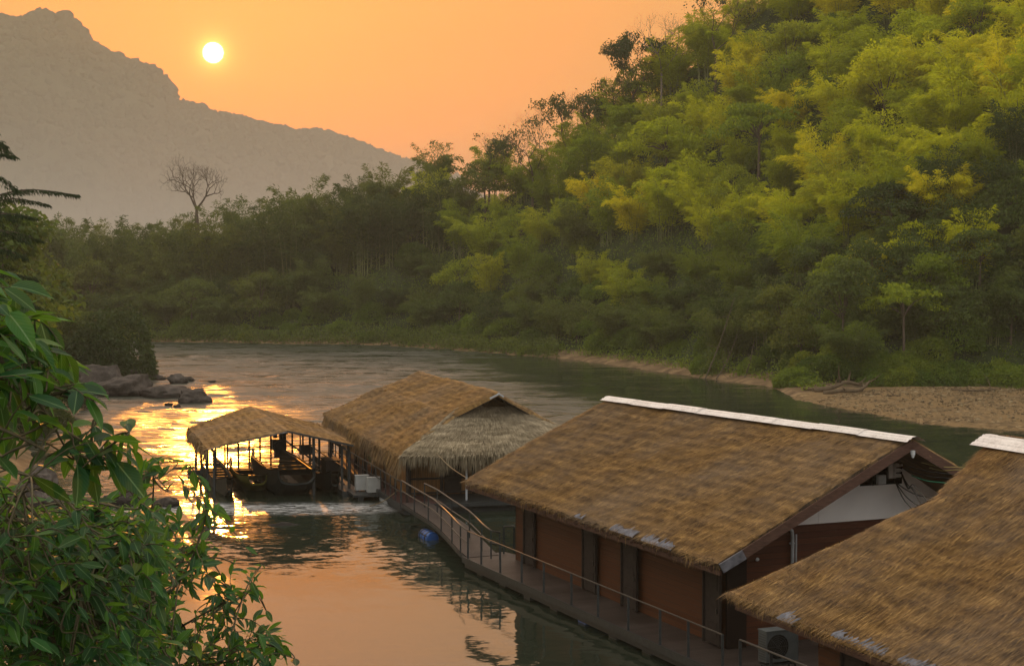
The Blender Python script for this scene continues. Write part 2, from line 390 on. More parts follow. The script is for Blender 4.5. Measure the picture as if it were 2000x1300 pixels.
# ------------------------------------------------------------ river
m, t, out = newmat('river_water'); wp = worldpos(t)
def wmap(sc, rot):
    mp = N('ShaderNodeMapping', t); mp.inputs['Scale'].default_value = sc; mp.inputs['Rotation'].default_value = (0, 0, rot); t.links.new(wp, mp.inputs[0]); return mp.outputs[0]
def wn(vec, scale, detail, rough=.55, dist=0.0):
    n = N('ShaderNodeTexNoise', t); n.inputs['Scale'].default_value = scale; n.inputs['Detail'].default_value = detail
    n.inputs['Roughness'].default_value = rough; n.inputs['Distortion'].default_value = dist; t.links.new(vec, n.inputs[0]); return n.outputs[0]
def wc(vec, scale, detail, rough=.55, dist=0.0):
    n = N('ShaderNodeTexNoise', t); n.inputs['Scale'].default_value = scale; n.inputs['Detail'].default_value = detail
    n.inputs['Roughness'].default_value = rough; n.inputs['Distortion'].default_value = dist; t.links.new(vec, n.inputs[0])
    v_ = N('ShaderNodeVectorMath', t, operation='SUBTRACT'); t.links.new(n.outputs[1], v_.inputs[0]); v_.inputs[1].default_value = (.5, .5, .5); return v_.outputs[0]
def vm(op, a_, b_):
    v_ = N('ShaderNodeVectorMath', t, operation=op)
    for i_, q_ in enumerate((a_, b_)):
        if isinstance(q_, tuple): v_.inputs[i_].default_value = q_
        elif isinstance(q_, (int, float)): v_.inputs['Scale'].default_value = q_
        else: t.links.new(q_, v_.inputs['Scale' if (op == 'SCALE' and i_ == 1) else i_])
    return v_.outputs[0]
swell = wc(wmap((.30, .8, 1), R(8)), .6, 2, .5, .5)
chop = wc(wmap((.55, 1.2, 1), R(-14)), 1.9, 3, .6, .8)
rip = wc(wmap((.7, 1.2, 1), R(20)), 7.0, 3, .6)
# calm pool near the rafts; broken water further up and round the boat shed
def blob(cx, cy, rx, ry, rot=0.0, lo=.6, hi=1.3):
    mp = N('ShaderNodeMapping', t, vector_type='TEXTURE'); mp.inputs['Location'].default_value = (cx, cy, 0); mp.inputs['Rotation'].default_value = (0, 0, rot); mp.inputs['Scale'].default_value = (rx, ry, 1e4)
    t.links.new(wp, mp.inputs[0]); ln = N('ShaderNodeVectorMath', t, operation='LENGTH'); t.links.new(mp.outputs[0], ln.inputs[0])
    r_ = N('ShaderNodeMapRange', t, interpolation_type='SMOOTHSTEP'); t.links.new(M(t, 'ADD', ln.outputs['Value'], M(t, 'MULTIPLY', M(t, 'SUBTRACT', wn(wp, .12, 3), .5), 1.0)), r_.inputs[0])
    r_.inputs[1].default_value = lo; r_.inputs[2].default_value = hi; r_.inputs[3].default_value = 1; r_.inputs[4].default_value = 0
    return r_.outputs[0]
calm = blob(-7, 47, 7.5, 12.5, R(15), .5, 1.4)
patch = ramp(t, wn(wmap((.5, 1.6, 1), R(5)), .10, 4, .55, .5), [(.36, (.5, .5, .5)), (.56, (1, 1, 1))])
calm2 = blob(17, 150, 15, 75, R(14))
rapid = blob(-10.5, 71.3, 7.5, 1.6, R(6), .5, 1.5)
act = M(t, 'MULTIPLY', M(t, 'SUBTRACT', 1.0, M(t, 'MAXIMUM', M(t, 'MULTIPLY', calm, .84), M(t, 'MULTIPLY', calm2, .80))), patch)
act = M(t, 'ADD', act, M(t, 'MULTIPLY', rapid, 1.2))
slope = vm('ADD', vm('SCALE', swell, .22), vm('ADD', vm('SCALE', chop, .42), vm('SCALE', rip, .2)))
sy_ = N('ShaderNodeSeparateXYZ', t); t.links.new(wp, sy_.inputs[0]); far_ = N('ShaderNodeMapRange', t, interpolation_type='SMOOTHSTEP'); t.links.new(sy_.outputs[1], far_.inputs[0])
far_.inputs[1].default_value = 55; far_.inputs[2].default_value = 125; far_.inputs[3].default_value = .6; far_.inputs[4].default_value = 2.2
slope = vm('SCALE', slope, M(t, 'MULTIPLY', act, far_.outputs[0]))
slope = vm('MULTIPLY', slope, (1, 1, 0)); nrm_ = vm('NORMALIZE', vm('ADD', slope, (0, 0, 1)), (0, 0, 0))
deep = (.020, .028, .018)
foam_n = wn(wmap((.5, 2.0, 1), R(12)), 2.6, 6, .7, 1.5)
foam = M(t, 'MULTIPLY', rapid, ramp(t, foam_n, [(.44, (0, 0, 0)), (.60, (.9, .9, .9))]))
col = MIX(t, foam, deep, (.62, .62, .62))
rfar = N('ShaderNodeMapRange', t, interpolation_type='SMOOTHSTEP'); t.links.new(sy_.outputs[1], rfar.inputs[0])
rfar.inputs[1].default_value = 60; rfar.inputs[2].default_value = 120; rfar.inputs[3].default_value = .04; rfar.inputs[4].default_value = 1.0
streak = ramp(t, wn(wmap((.16, 1.0, 1), R(6)), .9, 5, .6, .6), [(.38, (.35, .35, .35)), (.54, (1, 1, 1))])
rgh = M(t, 'MULTIPLY', M(t, 'MULTIPLY', act, streak), M(t, 'MULTIPLY', rfar.outputs[0], .44))
b = principled(t, out, col, M(t, 'ADD', M(t, 'ADD', .045, rgh), M(t, 'MULTIPLY', foam, .5)), .5)
t.links.new(nrm_, b.inputs['Normal'])
b.inputs['IOR'].default_value = 1.45
MAT['water'] = m
def wave_act(X, Y):
    def bl(cx, cy, rx, ry, rot, lo, hi):
        c_, s2 = math.cos(rot), math.sin(rot); dx = (X - cx); dy = (Y - cy); a_ = (dx * c_ + dy * s2) / rx; b_ = (-dx * s2 + dy * c_) / ry
        q = np.clip((np.hypot(a_, b_) + (vnoise(X, Y, 8, 55) - .5) * .7 - lo) / (hi - lo), 0, 1); return 1 - q * q * (3 - 2 * q)
    c1 = bl(-7, 47, 7.5, 12.5, R(15), .5, 1.4); c2 = bl(19, 150, 15, 75, R(14), .6, 1.3)
    p_ = np.clip((vnoise(X * .5, Y * 1.6, 10, 56) * .7 + vnoise(X, Y, 5, 57) * .3 - .30) / .3, .15, 1)
    return p_ * (1 - np.maximum(c1 * .88, c2 * .72)) * np.interp(Y, [40, 60, 80, 120], [.45, .6, .85, 1.15])
def wave_h(X, Y):
    h = 0
    for sc_w, am, rt, sd_w in ((3.4, .10, 8, 61), (1.9, .10, -17, 62), (1.0, .07, 25, 63), (.6, .035, -5, 64)):
        c_, s2 = math.cos(R(rt)), math.sin(R(rt)); x_ = (X * c_ + Y * s2) * .55; y_ = (-X * s2 + Y * c_); h = h + (vnoise(x_ + 500, y_ + 500, sc_w, sd_w) - .5) * 2 * am
    return h * wave_act(X, Y)
wx = np.concatenate([np.linspace(-700, -80, 20)[:-1], np.arange(-80, 62, .40), np.linspace(62, 160, 8)]); wy = np.concatenate([np.linspace(-60, 36, 12)[:-1], np.arange(36, 262, .28), np.linspace(263, 330, 5)])
WX, WY = np.meshgrid(wx, wy); ii = np.arange(WX.size).reshape(WX.shape); WZ = wave_h(WX, WY)
Q = np.stack([ii[:-1, :-1], ii[:-1, 1:], ii[1:, 1:], ii[1:, :-1]], -1).reshape(-1, 4)
tag(mesh_obj('river', np.stack([WX, WY, WZ], -1).reshape(-1, 3), Q, m, smooth=True), 'rippled river reflecting the orange sky', kind='structure')

# ------------------------------------------------------------ mountain far behind (900 m)
sk = [(-900, 60), (-500, 40), (-250, 60), (-80, 35), (0, 30), (50, 34), (75, 22), (130, 26), (165, 48), (185, 82), (240, 108), (300, 128), (330, 150), (350, 192), (420, 212), (500, 232), (580, 250), (660, 256), (740, 288), (810, 312), (900, 345), (1000, 380), (1150, 420), (1400, 450), (2000, 480), (2900, 490)]
MD = 2200.
mx = np.array([(p_[0] - 1000) / FPX * MD for p_ in sk]); mz = np.array([CAMH + (541 - p_[1]) / FPX * MD - 9 for p_ in sk])
ux = np.arange(-1500, 1100, 9.0); vy = np.arange(0, 1.001, .0125)
UX, VV = np.meshgrid(ux, vy)                      # VV 0 at the foot, 1 at the crest, beyond falls behind
top = np.interp(UX, mx, mz)
yy = MD - 600 * (1 - VV)
zz = 4 + (top - 9) * (VV ** .85) + (vnoise(UX, yy, 120, 3) - .5) * 26 * np.sin(VV * math.pi) + (vnoise(UX, yy, 40, 4) - .5) * 9 * np.sin(VV * math.pi)
bk = [(MD + 80 * k, 4 + (np.interp(ux, mx, mz) - 9) * (1 - k / 4) + (0 if k else 0)) for k in (1, 2, 3, 4)]
MX = np.concatenate([UX] + [ux[None]] * 4); MY = np.concatenate([yy] + [np.full((1, len(ux)), b_[0]) for b_ in bk]); MZ = np.concatenate([zz] + [b_[1][None] for b_ in bk])
ii = np.arange(MX.size).reshape(MX.shape)
Q = np.stack([ii[:-1, :-1], ii[:-1, 1:], ii[1:, 1:], ii[1:, :-1]], -1).reshape(-1, 4)
m, t, out = newmat('mountain_forest'); wp = worldpos(t)
principled(t, out, ramp(t, nz(t, .03, 8, wp, .65), [(.3, (.025, .03, .018)), (.7, (.07, .07, .035))]), .95, .05, None)
tag(mesh_obj('mountain', np.stack([MX, MY, MZ], -1).reshape(-1, 3), Q, m, smooth=True), 'steep wooded mountain fading into haze under the sun', kind='structure')
# its canopy: lumpy crowns over the slope, densest at the crest
rs = np.random.RandomState(5)
def ico():
    import bmesh
    bm = bmesh.new(); bmesh.ops.create_icosphere(bm, subdivisions=2, radius=1); v = np.array([q.co[:] for q in bm.verts]); f = np.array([[q.index for q in fc.verts] for fc in bm.faces]); bm.free(); return v, f
IV, IF = ico()
VS, FS = [], []; nn = 0
for k in range(5200):
    px = rs.uniform(-60, 900); crest = k < 2200
    X = (px - 1000) / FPX * MD; v_ = 1.0 if crest else rs.uniform(.25, 1)
    tp = np.interp(X, mx, mz); y0 = MD - 600 * (1 - v_)
    z0 = 4 + (tp - 9) * v_ ** .85
    if not crest: z0 += (vnoise(np.array(X), np.array(y0), 120, 3) - .5) * 26 * math.sin(v_ * math.pi) + (vnoise(np.array(X), np.array(y0), 40, 4) - .5) * 9 * math.sin(v_ * math.pi)
    s = rs.uniform(3.0, 7.5) * (1.0 if rs.rand() < .93 else 1.45)
    w = IV * (1 + (rs.rand(len(IV), 1) - .5) * .5) * np.array([s, s, s * rs.uniform(.7, 1.25)])
    VS.append(w + (X, y0 + rs.uniform(-4, 6), z0 + s * rs.uniform(.1, .8))); FS.append(IF + nn); nn += len(IV)
tag(mesh_obj('treeline', np.concatenate(VS), np.concatenate(FS), m), 'tree canopy covering the far mountain', kind='stuff')

# ------------------------------------------------------------ haze
hz = MB(); hz.box((0, 1260, 245), (4400, 2660, 500))
m, t, out = newmat('haze')
pv = N('ShaderNodeVolumePrincipled', t); pv.inputs['Color'].default_value = (.93, .82, .60, 1)
pv.inputs['Density'].default_value = .00030; pv.inputs['Anisotropy'].default_value = 0.0
t.links.new(pv.outputs[0], out.inputs['Volume'])
tag(hz.build('haze', m), 'warm evening haze over the river valley', kind='stuff')

ms = MB(); ms.box((0, 980, 36), (3600, 1240, 78))
m, t, out = newmat('mist')
pv = N('ShaderNodeVolumePrincipled', t); pv.inputs['Color'].default_value = (.93, .88, .80, 1); pv.inputs['Density'].default_value = .0009; pv.inputs['Anisotropy'].default_value = 0
t.links.new(pv.outputs[0], out.inputs['Volume'])
tag(ms.build('mist', m), 'pale mist lying in the valley at the foot of the mountain', kind='stuff')
# ------------------------------------------------------------ vegetation builders
def rdir(rs, n):
    v = rs.normal(size=(n, 3)); return v / np.linalg.norm(v, axis=1)[:, None]
def nrm(v): return v / (np.linalg.norm(v, axis=-1)[..., None] + 1e-12)
def leafquads(p, d, L, Wd, rs, droop=0.0):
    """one four-cornered leaf per point, along d"""
    n = len(p); d = nrm(d); L = np.broadcast_to(L, n)[:, None]; Wd = np.broadcast_to(Wd, n)[:, None]
    s = nrm(np.cross(d, rdir(rs, n))); mid = p + d * L * .45; tip = p + d * L
    mid[:, 2] += droop * L[:, 0] * .3; tip[:, 2] -= droop * L[:, 0] * .3
    v = np.stack([p, mid + s * Wd * .5, tip, mid - s * Wd * .5], 1).reshape(-1, 3)
    return v, np.arange(n * 4).reshape(n, 4)
def crown_broad(seed, R_=4.2, H=5.0, K=26, per=300, z0=3.5, leaf=(.34, .22), flat_=.7, open_=.0, cr=(1.0, 2.0)):
    rs = np.random.RandomState(seed); V = []; C = []
    for k in range(K):
        a = rs.uniform(0, 2 * math.pi); h = rs.uniform(0, 1) ** .8; rr = R_ * math.sqrt(max(0, 1 - (h * .95) ** 2)) * rs.uniform(.45, 1.0)
        c = np.array([rr * math.cos(a), rr * math.sin(a), z0 + h * H]); r = rs.uniform(*cr) * (1.1 - .3 * h)
        n = int(per * (r / cr[1]) ** 1.6 * rs.uniform(.8, 1.15)); q = rdir(rs, n); q[:, 2] = np.abs(q[:, 2]) * 1.0 - .3
        q = nrm(q); rad = r * rs.uniform(.62, 1.08, n)[:, None]
        lump = 1 + .22 * np.sin(q[:, :1] * 5 + k) * np.cos(q[:, 1:2] * 6 + 2 * k)
        p = c + q * rad * lump * np.array([1, 1, flat_])
        d = nrm(q * .8 + rdir(rs, n) * .8 + np.array([0, 0, -.35]))
        v, f = leafquads(p, d, leaf[0] * rs.uniform(.7, 1.3, n), leaf[1] * rs.uniform(.7, 1.3, n), rs, .3)
        V.append(v); C.append(c)
    v = np.concatenate(V); return v, np.arange(len(v)).reshape(-1, 4), C
def trunk_mesh(seed, C, z0, r0=.2, lean=.3):
    rs = np.random.RandomState(seed + 99); b = MB()
    top = np.array([rs.uniform(-lean, lean), rs.uniform(-lean, lean), z0 + 1.2])
    b.tube([(0, 0, -1.2), (top[0] * .3, top[1] * .3, z0 * .45), top], [r0, r0 * .75, r0 * .5], 7)
    for c in C[::2]:
        m_ = (top * .6 + c * .4) + np.array([0, 0, -.2]); b.tube([top * np.array([.8, .8, .8]), m_, c], [r0 * .42, r0 * .26, r0 * .08], 5, False)
    return b
def crown_bamboo(seed, K=34, H=10.0, spread=4.0, per=230, plume=True):
    rs = np.random.RandomState(seed); V = []; cul = MB()
    for k in range(K):
        a = rs.uniform(0, 2 * math.pi); dv = np.array([math.cos(a), math.sin(a), 0]); base = dv * rs.uniform(.1, 1.2)
        h = H * rs.uniform(.6, 1.05); out_ = spread * rs.uniform(.25, 1.0); t = np.linspace(0, 1, 14)
        bend = rs.uniform(.12, .45)
        pts = base + np.outer(t ** 2.2 * out_, dv) + np.outer(h * (t - bend * t ** 4), [0, 0, 1])
        if k % 3 == 0: cul.tube(pts[::2], np.linspace(.05, .015, 7), 4, False)
        n = int(per * rs.uniform(.7, 1.2)); u = rs.uniform(.22, 1.0, n) ** .8
        c = np.stack([np.interp(u, t, pts[:, i]) for i in range(3)], 1)
        wid = .25 + 1.15 * np.sin(np.clip((1.04 - u) * 1.5, 0, 1) * math.pi * .5)
        off = rdir(rs, n) * (wid * rs.uniform(.15, 1, n))[:, None] * np.array([1, 1, .45])
        p = c + off; p[:, 2] -= np.abs(wid) * .25
        tg = np.gradient(pts, axis=0); tg = nrm(tg); tt = np.stack([np.interp(u, t, tg[:, i]) for i in range(3)], 1)
        d = nrm(off * 1.0 + tt * .7 + rdir(rs, n) * .35 + np.array([0, 0, -.45]))
        v, f = leafquads(p, d, .52 * rs.uniform(.6, 1.3, n), .10 * rs.uniform(.7, 1.3, n), rs, .2)
        V.append(v)
    v = np.concatenate(V); return v, np.arange(len(v)).reshape(-1, 4), cul
def crown_mound(seed, R_=3.0, H=2.6, n=5200, leaf=(.26, .15)):
    """a shrub smothered by creepers: leaves over a lumpy dome"""
    rs = np.random.RandomState(seed); q = rdir(rs, n); q[:, 2] = np.abs(q[:, 2]); 
    lobes = rdir(rs, 9); lobes[:, 2] = np.abs(lobes[:, 2]); lob = np.max(np.maximum(q @ lobes.T, 0) ** 6, axis=1)
    rad = (.66 + .34 * lob + rs.uniform(-.10, .06, n) + .05 * np.sin(q[:, 0] * 17) * np.sin(q[:, 1] * 15 + seed))
    p = q * rad[:, None] * np.array([R_, R_, H]); d = nrm(q * .7 + rdir(rs, n) * .7 + np.array([0, 0, -.5]))
    v, f = leafquads(p, d, leaf[0] * rs.uniform(.6, 1.4, n), leaf[1] * rs.uniform(.6, 1.4, n), rs, .3)
    return v, f
def bare_tree_mesh(seed, H=9.0, spread=.55, depth=6, r0=.16, trunk_h=.35, gnarl=.25, twigs=True):
    rs = np.random.RandomState(seed); b = MB()
    def br(p, d, L, r, k):
        n = 4; pts = [p]; dd = d
        for i in range(n):
            dd = unit(dd + rs.normal(size=3) * gnarl * .5 + np.array([0, 0, .06])); pts.append(pts[-1] + dd * L / n)
        b.tube(pts, np.linspace(r, r * .62, n + 1), 6 if k < 2 else (4 if k < 4 else 3), False)
        if k >= depth: return
        m = rs.randint(2, 4) if k < depth - 1 else 3
        ax = rs.uniform(0, 6.28)
        for j in range(m):
            a = ax + j * 6.28 / m + rs.uniform(-.5, .5); s = np.cross(dd, [math.cos(a), math.sin(a), .3]); s = unit(s)
            nd = unit(dd + s * spread * rs.uniform(.7, 1.35)); nd[2] = nd[2] * .9 + .05
            br(pts[-1], unit(nd), L * rs.uniform(.62, .82), r * .6, k + 1)
        if twigs and k > 1:
            br(pts[2], unit(dd + rs.normal(size=3) * .8), L * .55, r * .4, max(k + 2, depth - 1))
    b.tube([(0, 0, -1), (0, 0, 0), (.05, .03, H * trunk_h)], [r0 * 1.25, r0 * 1.1, r0 * .95], 8, False)
    for j in range(3):
        a = j * 2.1 + rs.uniform(-.4, .4); br(np.array([.05, .03, H * trunk_h]), unit([math.cos(a) * spread, math.sin(a) * spread, .8]), H * .23, r0 * .75, 0)
    return b
def proto(name, label, cat, group, parts):
    r = empty(name, (0, 0, 0), label, cat, group)
    for nm_, v, f, mat in parts:
        o = bpy.data.objects.new(nm_, mesh_data(nm_, v, f, mat)); COL.objects.link(o); o.parent = r
    return r
def MBdata(b): return np.concatenate(b.v), b.f
used_p = set()
def put(pr_, loc, rz, s, label, group, tilt=(0, 0)):
    if pr_.name not in used_p: used_p.add(pr_.name); r = pr_
    else: r = copy_tree(pr_)
    r.location = tuple(float(q) for q in loc); r.rotation_euler = (tilt[0], tilt[1], rz)
    r.scale = (s, s, s) if np.isscalar(s) else s
    r['label'] = label
    if group: r['group'] = group
    elif 'group' in r: del r['group']
    return r
broads = []
for i, (R_, H, K, z0, fl, op) in enumerate([(4.2, 4.6, 26, 3.6, .7, 0), (3.4, 5.6, 24, 3.2, .8, 0), (5.0, 3.6, 26, 4.4, .45, 0), (3.8, 6.0, 30, 3.0, .6, 0), (4.6, 3.0, 20, 5.4, .35, 0), (3.0, 4.2, 20, 2.6, .9, 0)]):
    v, f, C = crown_broad(20 + i, R_, H, K, 300, z0, (.34, .21), fl)
    tb = trunk_mesh(20 + i, C, z0)
    broads.append(proto('broadleaf_tree', 'x', 'tree', '', [('crown', v, f, MAT['leaf']), ('trunk', *MBdata(tb), MAT['bark'])]))
bams = []
for i, (K, H, sp) in enumerate([(34, 10, 4.0), (28, 11.5, 3.2), (40, 9, 4.6), (26, 12.5, 2.6), (34, 8, 4.4)]):
    v, f, cul = crown_bamboo(50 + i, K, H, sp)
    bams.append(proto('bamboo_clump', 'x', 'bamboo', '', [('foliage', v, f, MAT['bamboo']), ('culm', *MBdata(cul), MAT['culm'])]))
mounds = []
for i, (R_, H) in enumerate([(3.0, 2.6), (3.6, 2.2), (2.6, 3.0), (3.2, 3.4)]):
    v, f = crown_mound(70 + i, R_, H)
    o = mesh_obj('creeper_covered_shrub', v, f, MAT['shrub']); tag(o, 'x', 'shrub', ''); mounds.append(o)

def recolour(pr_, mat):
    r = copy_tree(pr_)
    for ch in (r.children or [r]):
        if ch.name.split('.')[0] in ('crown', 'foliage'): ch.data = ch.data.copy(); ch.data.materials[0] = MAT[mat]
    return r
ybroads = [recolour(q, 'glow_leaf') for q in broads[:4]]; ybams = [recolour(q, 'glow_leaf') for q in bams[:3]]; dbroads = [recolour(q, 'dull_leaf') for q in broads]; dbams = [recolour(q, 'dull_leaf') for q in bams]
# ------------------------------------------------------------ forest on the far bank and the right hillside
def px_of(x, y, z):
    fw = y * _a - (z - CAMH) * _b; up = y * _b + (z - CAMH) * _a
    return 1000 + FPX * x / fw, 650 - FPX * up / fw
rs = np.random.RandomState(11)
cand = []
def region(x, y, d, px):
    if d < 9:
        return 'edge'
    return 'slope'
ZL = ['on the bank below the mountain', 'on the far bank mid-river', 'at the left hillside end', 'above the floating houses', 'on the tall right hillside']
def zone(px):
    return 0 if px < 330 else 1 if px < 700 else 2 if px < 1080 else 3 if px < 1520 else 4
def wherelabel(px, py, d):
    h = 'at the water\'s edge' if d < 7 else 'low' if d < 22 else 'halfway up' if d < 48 else 'high up'
    return h, ZL[zone(px)]
pts = []
def scatter(n, spacing, dmin, dmax, seed):
    r_ = np.random.RandomState(seed); X = r_.uniform(-140, 125, n); Y = r_.uniform(60, 330, n)
    d, s, p_ = seg_info(X, Y, RB); e_, d = bank_dist(X, Y, d); dg, sg, pg = seg_info(X, Y, _rg[:, :2]); Z = ground(X, Y)
    ppx, ppy = px_of(X, Y, Z + 6)
    ok = (s > 0) & (d > dmin) & (d < dmax) & ((sg > 0) | (dg < 7)) & (ppx > -140) & (ppx < 2160) & (ppy > -260)
    X, Y, Z, d = X[ok], Y[ok], Z[ok], d[ok]; got = []
    cell = {}
    for i in range(len(X)):
        key = (int(X[i] // spacing), int(Y[i] // spacing)); bad = False
        for a in (-1, 0, 1):
            for b_ in (-1, 0, 1):
                for j in cell.get((key[0] + a, key[1] + b_), ()):
                    if (X[i] - X[j]) ** 2 + (Y[i] - Y[j]) ** 2 < spacing ** 2: bad = True
        if bad: continue
        cell.setdefault(key, []).append(i); got.append((X[i], Y[i], Z[i], d[i]))
    return got
SIZEW = ['slender', 'rounded', 'broad flat-topped', 'tall dense', 'layered wide', 'small bushy']
BAMW = ['arching', 'tall plumed', 'wide spreading', 'upright narrow', 'low drooping']
nb = [0, 0, 0]
for (x, y, z, d) in sorted(scatter(24000, 4.5, 5, 200, 3), key=lambda q: math.hypot(q[0], q[1])):
    if abs(vnoise(np.array(x), np.array(y), 26, 9)) > .52 - (.12 if y > 215 else 0): kind = 1
    else: kind = 0
    if rs.rand() < .14: kind = 1 - kind
    if rs.rand() < .6: kind = 1
    px, py = px_of(x, y, z + 4)
    h, wz = wherelabel(px, py, d)
    s = rs.uniform(.8, 1.25) * (1.05 if d > 15 else .8)
    yel = rs.rand() < min(1.0, max(0, (px - 1080) / 330)) * min(1, max(0, (600 - py) / 230))  # painted glow: brighter leaf copies grow likelier towards the upper right
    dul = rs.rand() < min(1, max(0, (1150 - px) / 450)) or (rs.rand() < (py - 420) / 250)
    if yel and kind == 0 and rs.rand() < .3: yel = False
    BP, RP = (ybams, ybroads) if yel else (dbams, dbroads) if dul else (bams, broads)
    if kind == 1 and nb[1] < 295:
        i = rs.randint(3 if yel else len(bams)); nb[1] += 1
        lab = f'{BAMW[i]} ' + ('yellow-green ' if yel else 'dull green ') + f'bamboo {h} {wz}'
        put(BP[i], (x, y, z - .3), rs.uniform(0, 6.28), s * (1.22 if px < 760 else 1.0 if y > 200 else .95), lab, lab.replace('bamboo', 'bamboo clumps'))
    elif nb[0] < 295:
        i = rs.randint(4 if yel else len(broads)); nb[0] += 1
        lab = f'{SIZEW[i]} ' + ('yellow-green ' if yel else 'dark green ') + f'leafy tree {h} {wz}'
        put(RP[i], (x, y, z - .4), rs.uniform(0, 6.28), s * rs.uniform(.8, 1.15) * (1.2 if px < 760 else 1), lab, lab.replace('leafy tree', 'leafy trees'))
print('forest', nb)
MW = ['rounded', 'low wide', 'upright', 'humped']
for (x, y, z, d) in scatter(16000, 3.3, .8, 13, 8) + scatter(3000, 8, 16, 120, 13):
    px, py = px_of(x, y, z + 2)
    if nb[2] >= 295: break
    if (d < 4.5 and 1090 < px < 1370) or (d < 3.5 and 1400 < px < 1720) or (d < 2.5 and rs.rand() < .5): continue
    i = rs.randint(len(mounds)); nb[2] += 1; h, wz = wherelabel(px, py, d)
    lab = f'{MW[i]} creeper-covered shrub {h} {wz}'
    put(mounds[i], (x, y, z - .4), rs.uniform(0, 6.28), rs.uniform(.55, 1.15) * (.8 if d < 4 else 1.05), lab, lab.replace('shrub', 'shrubs'))
print('forest', nb)
# the thick growth behind the gravel bar
r_ = np.random.RandomState(91)
for k in range(30):
    px = 1590 + 16 * k + r_.uniform(-12, 12); d = 147 + r_.uniform(0, 3) - .012 * (px - 1590) * .6; x = (px - 1000) / FPX * d; z = float(ground(np.array(x), np.array(d)))
    put(mounds[r_.randint(4)], (x, d, z - .5), r_.uniform(0, 6.28), (r_.uniform(.7, 1.15), r_.uniform(.7, 1.1), r_.uniform(.55, 1.2)), 'dark shrub in the row along the back edge of the gravel bar', 'shrubs along the back of the gravel bar')
for k in range(26):
    px = 1700 + 15 * k + r_.uniform(-30, 30); d = 151 + 13 * ((k * 7) % 5) / 4 + r_.uniform(-1, 1); x = (px - 1000) / FPX * d; z = float(ground(np.array(x), np.array(d)))
    pr_ = (dbroads + dbams)[r_.randint(len(dbroads) + len(dbams))]
    put(pr_, (x, d, z - .4), r_.uniform(0, 6.28), r_.uniform(.7, 1.0), 'dark leafy tree crowding the slope just behind the gravel bar', 'dark trees crowding behind the gravel bar')
# undergrowth that nobody could count
def undergrowth(name, n, xr, yr, test, size, mat, seed, label):
    r_ = np.random.RandomState(seed); X = r_.uniform(*xr, n); Y = r_.uniform(*yr, n); ok = test(X, Y); X, Y = X[ok], Y[ok]; Z = ground(X, Y)
    k = 5; X = np.repeat(X, k) + r_.normal(size=len(X) * k) * size; Y = np.repeat(Y, k) + r_.normal(size=len(Y) * k) * size; Z = np.repeat(Z, k)
    Z = ground(X, Y) + np.abs(r_.normal(size=len(X))) * size * 1.5
    p = np.stack([X, Y, Z], 1); v, f = leafquads(p, rdir(r_, len(p)) + np.array([0, 0, .5]), size * 1.0 * r_.uniform(.6, 1.3, len(p)), size * .5, r_, .3)
    tag(mesh_obj(name, v, f, mat), label, kind='stuff')
def t_right(X, Y):
    d, s, p_ = seg_info(X, Y, RB); e_, d = bank_dist(X, Y, d); ppx, ppy = px_of(X, Y, ground(X, Y))
    return (s > 0) & (d > 1.5) & (ppx > -60) & (ppx < 2080)
undergrowth('undergrowth', 120000, (-140, 120), (90, 300), t_right, .34, MAT['shrub'], 4, 'dense undergrowth between the trees of the hillside')

def t_edge(X, Y):
    d, s, p_ = seg_info(X, Y, RB); ppx, ppy = px_of(X, Y, 0)
    return (s > -.6) & (d < 3.0) & (Y > 150) & (ppx > -60) & ((Y > 212) | ((ppx < 1090) | (ppx > 1370)) & (vnoise(X, Y, 7, 33) > .38))
r_ = np.random.RandomState(6); X = r_.uniform(-150, 40, 1000000); Y = r_.uniform(150, 300, 1000000); ok = t_edge(X, Y); X, Y = X[ok], Y[ok]
Z_ = np.maximum(ground(X, Y), 0) + r_.uniform(0, 1, len(X)) ** 1.6 * (1.2 + 2.4 * vnoise(X, Y, 4, 34)); p = np.stack([X, Y, Z_], 1)
v, f = leafquads(p, rdir(r_, len(p)) + np.array([0, 0, -.3]), .42 * r_.uniform(.6, 1.3, len(p)), .2, r_, .4)
tag(mesh_obj('bank_foliage', v, f, MAT['dull_leaf']), 'leafy growth overhanging the waterline of the far bank', kind='stuff'); print('edge', len(X))

